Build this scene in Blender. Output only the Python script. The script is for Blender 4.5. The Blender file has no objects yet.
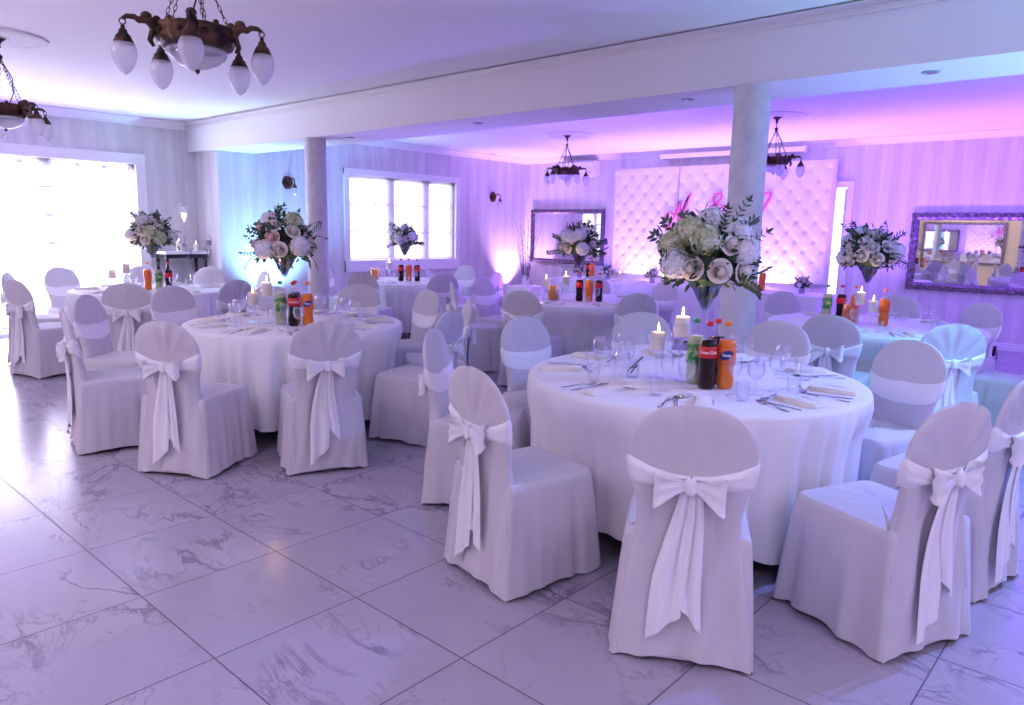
import bpy, bmesh, math, random
from mathutils import Vector, Matrix, noise
PI = math.pi
rnd = random.Random(7)
S = bpy.context.scene
C = S.collection

# ------------------------------------------------------------------ mesh helper
class MB:
    def __init__(s): s.v = []; s.f = []; s.m = []
    def add(s, vs, fs, mi=0):
        b = len(s.v); s.v += [tuple(p) for p in vs]
        s.f += [tuple(b+i for i in f) for f in fs]; s.m += [mi]*len(fs)
    def box(s, x0, y0, z0, x1, y1, z1, mi=0, bev=0.0):
        if bev > 0:
            bm = bmesh.new(); bmesh.ops.create_cube(bm, size=1)
            for v in bm.verts:
                v.co = Vector(((x0+x1)/2+v.co.x*(x1-x0), (y0+y1)/2+v.co.y*(y1-y0), (z0+z1)/2+v.co.z*(z1-z0)))
            bmesh.ops.bevel(bm, geom=bm.edges[:], offset=bev, segments=2, affect='EDGES', profile=.7)
            s.bm(bm, mi); return
        vs = [(x, y, z) for z in (z0, z1) for y in (y0, y1) for x in (x0, x1)]
        s.add(vs, [(0,2,3,1), (4,5,7,6), (0,1,5,4), (2,6,7,3), (0,4,6,2), (1,3,7,5)], mi)
    def bm(s, bm, mi=0):
        bm.verts.index_update()
        s.add([v.co[:] for v in bm.verts], [[v.index for v in f.verts] for f in bm.faces], mi); bm.free()
    def grid(s, fn, nu, nv, mi=0, closeu=False, flip=False):
        vs = [fn(i, j) for j in range(nv) for i in range(nu)]
        fs = []
        for j in range(nv-1):
            for i in range(nu if closeu else nu-1):
                a = j*nu+i; b = j*nu+(i+1) % nu; c = (j+1)*nu+(i+1) % nu; d = (j+1)*nu+i
                fs.append((d, c, b, a) if flip else (a, b, c, d))
        s.add(vs, fs, mi)
    def lathe(s, prof, n=24, cx=0, cy=0, z0=0, mi=0, rib=0, ribn=0, caps=True):
        def fn(i, j):
            a = 2*PI*i/n; r, z = prof[j]
            r *= 1+rib*math.cos(ribn*a)
            return (cx+r*math.cos(a), cy+r*math.sin(a), z0+z)
        b = len(s.v); s.grid(fn, n, len(prof), mi, closeu=True)
        if caps:
            if prof[0][0] > 1e-4: s.f.append(tuple(b+i for i in reversed(range(n)))); s.m.append(mi)
            if prof[-1][0] > 1e-4: s.f.append(tuple(b+(len(prof)-1)*n+i for i in range(n))); s.m.append(mi)
    def tube(s, pts, r, n=8, mi=0, r1=None, closed=False):
        pts = [Vector(p) for p in pts]; k = len(pts)
        rr = [r if r1 is None else r+(r1-r)*i/(k-1) for i in range(k)]
        if isinstance(r, (list, tuple)): rr = list(r)
        up = None; rings = []
        for i, p in enumerate(pts):
            if closed: t = (pts[(i+1) % k]-pts[i-1])
            else: t = pts[min(i+1, k-1)]-pts[max(i-1, 0)]
            if t.length < 1e-9: t = Vector((0, 0, 1))
            t.normalize()
            if up is None:
                up = t.orthogonal().normalized()
            up = (up-t*up.dot(t))
            if up.length < 1e-6: up = t.orthogonal()
            up.normalize(); w = t.cross(up)
            rings.append([p+(up*math.cos(2*PI*q/n)+w*math.sin(2*PI*q/n))*rr[i] for q in range(n)])
        vs = [v for R in rings for v in R]; fs = []
        for i in range(k if closed else k-1):
            for q in range(n):
                a = i*n+q; b = i*n+(q+1) % n; j2 = (i+1) % k
                fs.append((a, b, j2*n+(q+1) % n, j2*n+q))
        if not closed:
            fs.append(tuple(reversed(range(n)))); fs.append(tuple((k-1)*n+q for q in range(n)))
        s.add(vs, fs, mi)
    def sphere(s, c, r, n=10, m=7, mi=0, sc=(1, 1, 1)):
        prof = [(math.sin(PI*j/m), -math.cos(PI*j/m)) for j in range(m+1)]
        def fn(i, j):
            a = 2*PI*i/n; q, z = prof[j]; q = max(q, 1e-4)
            return (c[0]+r*sc[0]*q*math.cos(a), c[1]+r*sc[1]*q*math.sin(a), c[2]+r*sc[2]*z)
        s.grid(fn, n, m+1, mi, closeu=True)
    def mesh(s, name, mats, smooth=True, angle=None):
        me = bpy.data.meshes.new(name)
        me.from_pydata(s.v, [], s.f)
        if not isinstance(mats, (list, tuple)): mats = [mats]
        for m in mats: me.materials.append(m)
        me.polygons.foreach_set('material_index', s.m)
        if smooth: me.polygons.foreach_set('use_smooth', [True]*len(me.polygons))
        me.update()
        if smooth and angle: me.set_sharp_from_angle(angle=math.radians(angle))
        return me

def link(name, me, parent=None, loc=None, rot=None):
    o = bpy.data.objects.new(name, me); C.objects.link(o)
    if parent: o.parent = parent
    if loc: o.location = loc
    if rot: o.rotation_euler = rot
    return o
def build(name, mb, mats, parent=None, smooth=True, angle=None, loc=None, rot=None):
    return link(name, mb.mesh(name, mats, smooth, angle), parent, loc, rot)
def tag(o, label, cat, group=None):
    o['label'] = label; o['category'] = cat
    if group: o['group'] = group
    return o
def thing(name, label, cat, loc=(0, 0, 0), rz=0, group=None):
    o = bpy.data.objects.new(name, None); C.objects.link(o); o.empty_display_size = .05
    o.location = loc; o.rotation_euler = (0, 0, rz)
    return tag(o, label, cat, group)
def structure(name, mb, mats, smooth=False, parent=None):
    o = build(name, mb, mats, parent, smooth)
    if not parent: o['kind'] = 'structure'
    return o
def kids(o): return [c for c in C.objects if c.parent == o]
def copy_tree(o, parent=None):
    c = o.copy(); C.objects.link(c)
    if parent: c.parent = parent
    for ch in KIDS.get(o.name, None) or kids(o): copy_tree(ch, c)
    return c
KIDS = {}

# ------------------------------------------------------------------ materials
def mat(name, col=(.8, .8, .8), rough=.6, metal=0, sheen=0, spec=.5, emit=None, es=0, trans=0, coat=0):
    m = bpy.data.materials.new(name); m.use_nodes = True
    b = m.node_tree.nodes['Principled BSDF']
    b.inputs['Base Color'].default_value = (*col, 1); b.inputs['Roughness'].default_value = rough
    b.inputs['Metallic'].default_value = metal; b.inputs['Specular IOR Level'].default_value = spec
    b.inputs['Sheen Weight'].default_value = sheen; b.inputs['Coat Weight'].default_value = coat
    if trans: b.inputs['Transmission Weight'].default_value = trans
    if emit: b.inputs['Emission Color'].default_value = (*emit, 1); b.inputs['Emission Strength'].default_value = es
    return m
def nd(m, t, **k):
    n = m.node_tree.nodes.new(t)
    for a, v in k.items(): setattr(n, a, v)
    return n
def lk(m, a, b): m.node_tree.links.new(a, b)
def bsdf(m): return m.node_tree.nodes['Principled BSDF']
def add_bump(m, scale, strength, dist=.01, detail=3, stretch=None):
    tc = nd(m, 'ShaderNodeTexCoord'); nz = nd(m, 'ShaderNodeTexNoise'); bp = nd(m, 'ShaderNodeBump')
    nz.inputs['Scale'].default_value = scale; nz.inputs['Detail'].default_value = detail
    bp.inputs['Strength'].default_value = strength; bp.inputs['Distance'].default_value = dist
    src = tc.outputs['Object']
    if stretch:
        mp = nd(m, 'ShaderNodeMapping'); mp.inputs['Scale'].default_value = stretch; lk(m, src, mp.inputs[0]); src = mp.outputs[0]
    lk(m, src, nz.inputs['Vector']); lk(m, nz.outputs[0], bp.inputs['Height']); lk(m, bp.outputs[0], bsdf(m).inputs['Normal'])
def noise_col(m, scale, c0, c1, lo=.35, hi=.65, detail=3, coord='Object'):
    tc = nd(m, 'ShaderNodeTexCoord'); nz = nd(m, 'ShaderNodeTexNoise'); cr = nd(m, 'ShaderNodeValToRGB')
    nz.inputs['Scale'].default_value = scale; nz.inputs['Detail'].default_value = detail
    cr.color_ramp.elements[0].position = lo; cr.color_ramp.elements[0].color = (*c0, 1)
    cr.color_ramp.elements[1].position = hi; cr.color_ramp.elements[1].color = (*c1, 1)
    lk(m, tc.outputs[coord], nz.inputs['Vector']); lk(m, nz.outputs[0], cr.inputs[0]); lk(m, cr.outputs[0], bsdf(m).inputs['Base Color'])

M = {}
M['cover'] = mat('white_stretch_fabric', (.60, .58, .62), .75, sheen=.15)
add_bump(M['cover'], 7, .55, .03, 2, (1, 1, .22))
M['sash'] = mat('white_satin_sash', (.84, .84, .87), .5, sheen=.2); add_bump(M['sash'], 9, .25, .012, 2)
M['cloth'] = mat('white_table_linen', (.82, .82, .83), .75, sheen=.1); add_bump(M['cloth'], 6, .25, .03, 2, (1, 1, .12))
M['napkin'] = mat('ivory_napkin', (.83, .80, .74), .8); add_bump(M['napkin'], 40, .2, .002)
M['blacknylon'] = mat('black_foot', (.01, .01, .012), .5)
M['tableleg'] = mat('dark_table_metal', (.03, .028, .03), .45, .6)
M['ply'] = mat('plywood', (.45, .33, .2), .6); noise_col(M['ply'], 6, (.4, .28, .17), (.5, .37, .24))
M['steel'] = mat('polished_cutlery_steel', (.55, .54, .57), .18, 1); add_bump(M['steel'], 60, .03, .001)
M['bronze'] = mat('aged_bronze', (.06, .038, .03), .42, .85); noise_col(M['bronze'], 14, (.035, .022, .02), (.13, .075, .045)); add_bump(M['bronze'], 30, .5, .006)
M['plaster'] = mat('white_ceiling_paint', (.84, .83, .85), .85); add_bump(M['plaster'], 60, .03, .002)
M['trim'] = mat('white_gloss_trim', (.85, .84, .86), .4); add_bump(M['trim'], 20, .02, .002)
M['white_plastic'] = mat('white_plastic', (.85, .85, .86), .35); add_bump(M['white_plastic'], 80, .02, .001)
M['grey_plastic'] = mat('grey_plastic', (.35, .35, .38), .4); add_bump(M['grey_plastic'], 80, .02, .001)
M['black_plastic'] = mat('black_plastic', (.02, .02, .022), .35); add_bump(M['black_plastic'], 80, .02, .001)
M['wax'] = mat('candle_wax', (.9, .82, .66), .5); bsdf(M['wax']).inputs['Subsurface Weight'].default_value = .0
noise_col(M['wax'], 8, (.88, .80, .64), (.93, .87, .74))
M['flame'] = mat('candle_flame', (1, .7, .3), .5, emit=(1, .62, .25), es=12)
M['leaf'] = mat('dark_green_leaf', (.022, .06, .025), .45); noise_col(M['leaf'], 7, (.010, .035, .014), (.05, .11, .04))
M['leaf2'] = mat('grey_green_leaf', (.07, .12, .09), .5); noise_col(M['leaf2'], 7, (.04, .085, .055), (.12, .19, .13))
M['rose'] = mat('ivory_rose_petal', (.86, .82, .76), .6); noise_col(M['rose'], 20, (.80, .72, .60), (.90, .89, .86))
M['blush'] = mat('blush_petal', (.78, .58, .56), .6); noise_col(M['blush'], 20, (.70, .46, .44), (.86, .70, .68))
M['hydra'] = mat('white_hydrangea_petal', (.84, .84, .88), .6); noise_col(M['hydra'], 25, (.74, .74, .82), (.90, .90, .92))
M['greenhyd'] = mat('lime_hydrangea_petal', (.55, .60, .38), .6); noise_col(M['greenhyd'], 25, (.40, .48, .22), (.74, .78, .58))
M['twig'] = mat('dark_twig_bark', (.05, .03, .07), .6); noise_col(M['twig'], 30, (.03, .02, .05), (.10, .06, .14))
M['pink'] = mat('pink_acrylic_letters', (.80, .16, .42), .35); add_bump(M['pink'], 50, .02, .001)
M['frame'] = mat('carved_silver_frame', (.30, .25, .32), .35, .8); noise_col(M['frame'], 40, (.10, .08, .11), (.27, .21, .29)); add_bump(M['frame'], 32, .8, .012)
M['mirror'] = mat('mirror_silvering', (.92, .92, .93), .015, 1)
M['tuft'] = mat('white_tufted_leatherette', (.84, .82, .84), .38); add_bump(M['tuft'], 120, .04, .002)
M['button'] = mat('upholstery_button', (.45, .42, .47), .3, .3); add_bump(M['button'], 60, .05, .002)
M['dark_seam'] = mat('dark_seam', (.12, .10, .13), .6)
M['cola'] = mat('dark_cola', (.018, .006, .004), .3, spec=.2); noise_col(M['cola'], 3, (.015, .005, .004), (.03, .01, .006))
M['orangeade'] = mat('orange_soda', (.85, .20, .015), .12, coat=.0); noise_col(M['orangeade'], 4, (.78, .16, .01), (.9, .26, .02))
M['mintdrink'] = mat('pale_apple_drink', (.42, .50, .30), .12, coat=.0); noise_col(M['mintdrink'], 4, (.36, .46, .25), (.5, .56, .36))
M['juice'] = mat('amber_juice', (.80, .30, .03), .15, coat=.4); noise_col(M['juice'], 4, (.7, .24, .02), (.86, .36, .05))
M['redlabel'] = mat('red_label', (.62, .01, .02), .35); M['redcap'] = mat('red_cap', (.60, .01, .03), .35)
M['greenlabel'] = mat('leaf_green_label', (.05, .35, .08), .4); noise_col(M['greenlabel'], 22, (.02, .25, .05), (.55, .62, .3), .5, .6)
M['greencap'] = mat('green_cap', (.02, .25, .08), .35); M['orangecap'] = mat('orange_cap', (.85, .22, .02), .35)
M['orangelabel'] = mat('orange_label', (.80, .14, .02), .35)
M['bluelabel'] = mat('navy_label', (.02, .04, .2), .35); M['whiteink'] = mat('white_print', (.9, .9, .9), .4)
for k in ('redlabel', 'redcap', 'greencap', 'orangecap', 'orangelabel', 'bluelabel', 'whiteink', 'dark_seam', 'blacknylon', 'tableleg'):
    add_bump(M[k], 90, .03, .001)
M['mirror'].node_tree.nodes['Principled BSDF'].inputs['Specular IOR Level'].default_value = .5

def thin_glass(name, tint=(.95, .96, 1), face=.06, edge=.75, rough=.02, milk=0):
    m = bpy.data.materials.new(name); m.use_nodes = True; nt = m.node_tree; nt.nodes.clear()
    out = nt.nodes.new('ShaderNodeOutputMaterial'); mx = nt.nodes.new('ShaderNodeMixShader')
    tr = nt.nodes.new('ShaderNodeBsdfTransparent'); gl = nt.nodes.new('ShaderNodeBsdfGlossy'); lw = nt.nodes.new('ShaderNodeLayerWeight')
    mr = nt.nodes.new('ShaderNodeMapRange')
    tr.inputs[0].default_value = (*tint, 1); gl.inputs['Roughness'].default_value = rough; gl.inputs[0].default_value = (.9, .9, .95, 1)
    lw.inputs[0].default_value = .35
    mr.inputs[3].default_value = face; mr.inputs[4].default_value = edge
    pw = nt.nodes.new('ShaderNodeMath'); pw.operation = 'POWER'; pw.inputs[1].default_value = 2.0; nt.links.new(lw.outputs['Facing'], pw.inputs[0]); nt.links.new(pw.outputs[0], mr.inputs[0]); nt.links.new(mr.outputs[0], mx.inputs[0])
    nt.links.new(tr.outputs[0], mx.inputs[1]); nt.links.new(gl.outputs[0], mx.inputs[2])
    last = mx
    if milk:
        m2 = nt.nodes.new('ShaderNodeMixShader'); df = nt.nodes.new('ShaderNodeBsdfDiffuse'); tl = nt.nodes.new('ShaderNodeBsdfTranslucent'); ad = nt.nodes.new('ShaderNodeMixShader')
        df.inputs[0].default_value = (.9, .9, .93, 1); tl.inputs[0].default_value = (.9, .9, .95, 1)
        ad.inputs[0].default_value = .5
        nt.links.new(df.outputs[0], ad.inputs[1]); nt.links.new(tl.outputs[0], ad.inputs[2])
        m2.inputs[0].default_value = milk; nt.links.new(mx.outputs[0], m2.inputs[1]); nt.links.new(ad.outputs[0], m2.inputs[2]); last = m2
    nt.links.new(last.outputs[0], out.inputs[0])
    return m
M['glass'] = thin_glass('clear_glass', (.985, .985, 1), .06, .8)
M['pet'] = thin_glass('clear_bottle_plastic', (.985, .985, 1), .012, .4)
M['vaseglass'] = thin_glass('smoky_vase_glass', (.55, .56, .68), .12, .8)
M['frost'] = thin_glass('frosted_lamp_glass', (.88, .88, .94), .15, .75, .2, .42)
def sheer_mat():
    m = bpy.data.materials.new('sheer_roman_shade'); m.use_nodes = True; nt = m.node_tree; nt.nodes.clear()
    out = nt.nodes.new('ShaderNodeOutputMaterial'); a = nt.nodes.new('ShaderNodeMixShader'); b = nt.nodes.new('ShaderNodeMixShader')
    tr = nt.nodes.new('ShaderNodeBsdfTransparent'); df = nt.nodes.new('ShaderNodeBsdfDiffuse'); tl = nt.nodes.new('ShaderNodeBsdfTranslucent')
    df.inputs[0].default_value = (.86, .84, .9, 1); tl.inputs[0].default_value = (.9, .88, .95, 1)
    a.inputs[0].default_value = .5; nt.links.new(df.outputs[0], a.inputs[1]); nt.links.new(tl.outputs[0], a.inputs[2])
    b.inputs[0].default_value = .6; nt.links.new(tr.outputs[0], b.inputs[1]); nt.links.new(a.outputs[0], b.inputs[2])
    nt.links.new(b.outputs[0], out.inputs[0]); return m
M['sheer'] = sheer_mat()
M['sky'] = mat('daylight_beyond_glass', (.8, .85, 1), .8, emit=(.89, .87, 1), es=10.0)
M['sky2'] = mat('daylight_beyond_far_glass', (.8, .85, 1), .8, emit=(1, .96, .99), es=2.6)

def wallpaper(name, axis):
    m = mat(name, (.8, .8, .8), .55)
    g = nd(m, 'ShaderNodeNewGeometry'); sp = nd(m, 'ShaderNodeSeparateXYZ'); lk(m, g.outputs['Position'], sp.inputs[0])
    mul = nd(m, 'ShaderNodeMath', operation='MULTIPLY'); mul.inputs[1].default_value = 2*PI/.26
    lk(m, sp.outputs[axis], mul.inputs[0])
    sn = nd(m, 'ShaderNodeMath', operation='SINE'); lk(m, mul.outputs[0], sn.inputs[0])
    mr = nd(m, 'ShaderNodeMapRange'); mr.inputs[1].default_value = -.25; mr.inputs[2].default_value = .25; lk(m, sn.outputs[0], mr.inputs[0])
    nz = nd(m, 'ShaderNodeTexNoise'); nz.inputs['Scale'].default_value = 14; nz.inputs['Detail'].default_value = 4
    mp = nd(m, 'ShaderNodeMapping'); mp.inputs['Scale'].default_value = (1, 1, .12)
    lk(m, g.outputs['Position'], mp.inputs[0]); lk(m, mp.outputs[0], nz.inputs['Vector'])
    mx = nd(m, 'ShaderNodeMix', data_type='RGBA'); mx.inputs[6].default_value = (.70, .675, .725, 1); mx.inputs[7].default_value = (.76, .74, .78, 1)
    lk(m, mr.outputs[0], mx.inputs[0])
    m2 = nd(m, 'ShaderNodeMix', data_type='RGBA', blend_type='MULTIPLY'); m2.inputs[0].default_value = .35
    lk(m, mx.outputs[2], m2.inputs[6]); lk(m, nz.outputs[0], m2.inputs[7]); 
    br = nd(m, 'ShaderNodeBrightContrast'); br.inputs[1].default_value = .06; lk(m, m2.outputs[2], br.inputs[0])
    lk(m, br.outputs[0], bsdf(m).inputs['Base Color'])
    bp = nd(m, 'ShaderNodeBump'); bp.inputs['Strength'].default_value = .15; bp.inputs['Distance'].default_value = .003
    lk(m, nz.outputs[0], bp.inputs['Height']); lk(m, bp.outputs[0], bsdf(m).inputs['Normal'])
    return m
M['paper_x'] = wallpaper('striped_wallpaper_a', 0)
M['paper_y'] = wallpaper('striped_wallpaper_b', 1)
M['cream'] = mat('cream_paint', (.52, .44, .30), .7); add_bump(M['cream'], 30, .05, .002)

def marble_floor():
    m = mat('polished_marble_tile', (.8, .8, .8), .12, spec=.5)
    L = lambda a, b: lk(m, a, b)
    g = nd(m, 'ShaderNodeNewGeometry'); sp = nd(m, 'ShaderNodeSeparateXYZ'); L(g.outputs['Position'], sp.inputs[0])
    def mth(op, a, b=None):
        n = nd(m, 'ShaderNodeMath', operation=op)
        for i, q in enumerate((a, b)):
            if q is None: continue
            if isinstance(q, (int, float)): n.inputs[i].default_value = q
            else: L(q, n.inputs[i])
        return n.outputs[0]
    TX, TY, OX, OY = .6127, .5915, -3.522, 1.0532
    u = mth('DIVIDE', mth('SUBTRACT', sp.outputs[0], OX), TX); v = mth('DIVIDE', mth('SUBTRACT', sp.outputs[1], OY), TY)
    fu = mth('FLOOR', u); fv = mth('FLOOR', v); ru = mth('FRACT', u); rv = mth('FRACT', v)
    du = mth('MULTIPLY', mth('MINIMUM', ru, mth('SUBTRACT', 1.0, ru)), TX); dv = mth('MULTIPLY', mth('MINIMUM', rv, mth('SUBTRACT', 1.0, rv)), TY)
    d = mth('MINIMUM', du, dv)
    gr = mth('LESS_THAN', d, .0028)
    cb = nd(m, 'ShaderNodeCombineXYZ'); L(fu, cb.inputs[0]); L(fv, cb.inputs[1])
    wn = nd(m, 'ShaderNodeTexWhiteNoise', noise_dimensions='3D'); L(cb.outputs[0], wn.inputs['Vector'])
    sc = nd(m, 'ShaderNodeVectorMath', operation='SCALE'); sc.inputs['Scale'].default_value = 37; L(wn.outputs['Color'], sc.inputs[0])
    ad = nd(m, 'ShaderNodeVectorMath', operation='ADD'); L(g.outputs['Position'], ad.inputs[0]); L(sc.outputs[0], ad.inputs[1])
    def vein(scale, w, stretch, dist):
        mp = nd(m, 'ShaderNodeMapping'); mp.inputs['Scale'].default_value = stretch; mp.inputs['Rotation'].default_value = (0, 0, .6)
        L(ad.outputs[0], mp.inputs[0])
        nz = nd(m, 'ShaderNodeTexNoise'); nz.inputs['Scale'].default_value = scale; nz.inputs['Detail'].default_value = 7; nz.inputs['Roughness'].default_value = .6; nz.inputs['Distortion'].default_value = dist
        L(mp.outputs[0], nz.inputs['Vector'])
        a = mth('ABSOLUTE', mth('SUBTRACT', nz.outputs[0], .5))
        mr = nd(m, 'ShaderNodeMapRange'); mr.inputs[1].default_value = 0; mr.inputs[2].default_value = w; mr.inputs[3].default_value = 1; mr.inputs[4].default_value = 0
        L(a, mr.inputs[0]); return mr.outputs[0]
    v1 = vein(1.1, .022, (1, 2.0, 1), .7); v2 = vein(2.6, .016, (1, 1.5, 1), 1.0)
    nm = nd(m, 'ShaderNodeTexNoise'); nm.inputs['Scale'].default_value = 2.2; nm.inputs['Detail'].default_value = 3; L(ad.outputs[0], nm.inputs['Vector'])
    mk = nd(m, 'ShaderNodeMapRange'); mk.inputs[1].default_value = .41; mk.inputs[2].default_value = .57; L(nm.outputs[0], mk.inputs[0])
    vv = mth('MULTIPLY', mth('MAXIMUM', v1, mth('MULTIPLY', v2, .6)), mk.outputs[0])
    cl = nd(m, 'ShaderNodeMix', data_type='RGBA'); cl.inputs[6].default_value = (.32, .295, .36, 1); cl.inputs[7].default_value = (.44, .41, .48, 1); L(nm.outputs[0], cl.inputs[0])
    c2 = nd(m, 'ShaderNodeMix', data_type='RGBA'); c2.inputs[7].default_value = (.17, .15, .21, 1); L(mth('MULTIPLY', vv, .85), c2.inputs[0]); L(cl.outputs[2], c2.inputs[6])
    c3 = nd(m, 'ShaderNodeMix', data_type='RGBA'); c3.inputs[7].default_value = (.09, .075, .11, 1); L(gr, c3.inputs[0]); L(c2.outputs[2], c3.inputs[6])
    L(c3.outputs[2], bsdf(m).inputs['Base Color'])
    rg = mth('ADD', mth('MULTIPLY', gr, .4), .22); L(rg, bsdf(m).inputs['Roughness'])
    return m
M['floor'] = marble_floor()

# ------------------------------------------------------------------ camera
H = 1.48
cam = bpy.data.cameras.new('camera'); co = bpy.data.objects.new('camera', cam); C.objects.link(co)
F, PT, RO, YW = 732.8, .16611, .0204, -.7315
fw = Vector((math.sin(YW)*math.cos(PT), math.cos(YW)*math.cos(PT), -math.sin(PT)))
rt = Vector((math.cos(YW), -math.sin(YW), 0)); up = rt.cross(fw)
r2 = rt*math.cos(RO)+up*math.sin(RO); u2 = -rt*math.sin(RO)+up*math.cos(RO)
co.matrix_world = Matrix(((r2.x, u2.x, -fw.x, 0), (r2.y, u2.y, -fw.y, 0), (r2.z, u2.z, -fw.z, H), (0, 0, 0, 1)))
cam.sensor_width = 36; cam.lens = F/1024*36; cam.clip_start = .05; cam.clip_end = 200
S.camera = co

# ------------------------------------------------------------------ room shell
XL, YS1, XW, YB = -10.95, 5.1, -10.25, 11.75
XE, YN = 3.2, -3.6
CZF, CZB, SOF = 2.91, 2.91, 2.50
b = MB(); b.box(-12, -4.2, -.06, 4.5, 13, 0); structure('floor', b, M['floor'])
def box_struct(name, args, m): 
    b = MB(); b.box(*args); return structure(name, b, m)
WY1, WY2, WT = .70, 4.39, 2.41   # left window outer opening
b = MB(); b.box(XL-.2, -3.8, 0, XL, WY1, CZF+.1); b.box(XL-.2, WY2, 0, XL, YS1+.2, CZF+.1); b.box(XL-.2, WY1, WT, XL, WY2, CZF+.1)
structure('wall_left', b, M['paper_y'])
box_struct('wall_step', (XL, YS1, 0, XW, YS1+.2, SOF+.02), M['paper_x'])
# far window wall
FY1, FY2, FZ1, FZ2 = 7.22, 9.83, .73, 2.42
b = MB(); b.box(XW-.2, YS1+.2, 0, XW, FY1, CZB+.05); b.box(XW-.2, FY2, 0, XW, YB+.2, CZB+.05)
b.box(XW-.2, FY1, 0, XW, FY2, FZ1); b.box(XW-.2, FY1, FZ2, XW, FY2, CZB+.05)
structure('wall_window_side', b, M['paper_y'])
DX1, DX2, DZ = -4.55, -3.82, 2.21
b = MB(); b.box(XW, YB, 0, DX1, YB+.2, CZB+.05); b.box(DX2, YB, 0, XE, YB+.2, CZB+.05); b.box(DX1, YB, DZ, DX2, YB+.2, CZB+.05)
structure('wall_back', b, M['paper_x'])
box_struct('wall_front', (XL, YN-.2, 0, XE, YN, CZF+.1), M['cream'])
b = MB(); b.box(XE, YN, 0, XE+.2, -1.6, CZF+.1); b.box(XE, 5.0, 0, XE+.2, YB+.2, CZF+.1); b.box(XE, -1.6, 2.5, XE+.2, 5.0, CZF+.1); b.box(XE, -1.6, 0, XE+.2, 5.0, .3)
structure('wall_right', b, M['cream'])
b = MB(); b.box(XL-.2, YN-.2, CZF, XE+.2, 5.0, CZF+.1); structure('ceiling', b, M['plaster'])
b = MB(); b.box(XW-.3, 5.68, CZB, XE+.2, YB+.2, CZB+.1); structure('ceiling_back', b, M['plaster'])
b = MB(); b.box(XL-.1, 5.0, SOF, XE+.2, 5.68, CZF+.1); structure('trim_1', b, M['plaster'])   # the boxed beam over the columns
# cornices
def cornice(name, p0, p1, nrm, zt, h=.1, d=.09):
    p0 = Vector(p0); p1 = Vector(p1); n = Vector(nrm)
    prof = [(0, -h), (.012, -h), (.02, -h*.82), (.035, -h*.6), (.06, -h*.38), (d*.8, -h*.22), (d, -h*.14), (d, -.0), (0, 0)]
    b = MB()
    vs = []
    for p in (p0, p1):
        for q, z in prof: vs.append((p.x+n.x*q, p.y+n.y*q, zt+z))
    k = len(prof)
    b.add(vs, [(i, (i+1) % k, k+(i+1) % k, k+i) for i in range(k)]+[tuple(range(k)), tuple(range(2*k-1, k-1, -1))])
    return structure(name, b, M['trim'])
cornice('trim_2', (XL, YN, 0), (XL, 5.0, 0), (1, 0, 0), CZF, .11)
cornice('trim_3', (XW, 5.68, 0), (XW, YB, 0), (1, 0, 0), CZB, .1, .12)
cornice('trim_4', (XW, YB, 0), (XE, YB, 0), (0, -1, 0), CZB, .1)
cornice('trim_5', (XL, 5.0, 0), (XE, 5.0, 0), (0, -1, 0), CZF-.0, .03, .018)
# dotted bead moulding on the beam
b = MB(); b.box(XL, 4.985, CZF-.075, XE, 5.0, CZF-.062); structure('trim_6', b, M['trim'])
def skirting(name, a): b = MB(); b.box(*a, bev=.006); structure(name, b, M['trim'])
skirting('baseboard_back', (XW, YB-.02, 0, DX1-.08, YB, .1)); skirting('baseboard_back_right', (DX2+.08, YB-.02, 0, XE, YB, .1))
skirting('baseboard_left', (XL, WY2+.1, 0, XL+.02, YS1, .1)); skirting('baseboard_window_side', (XW, YS1, 0, XW+.02, YB, .1))
skirting('baseboard_step', (XL, YS1-.02, 0, XW, YS1, .1))

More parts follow.
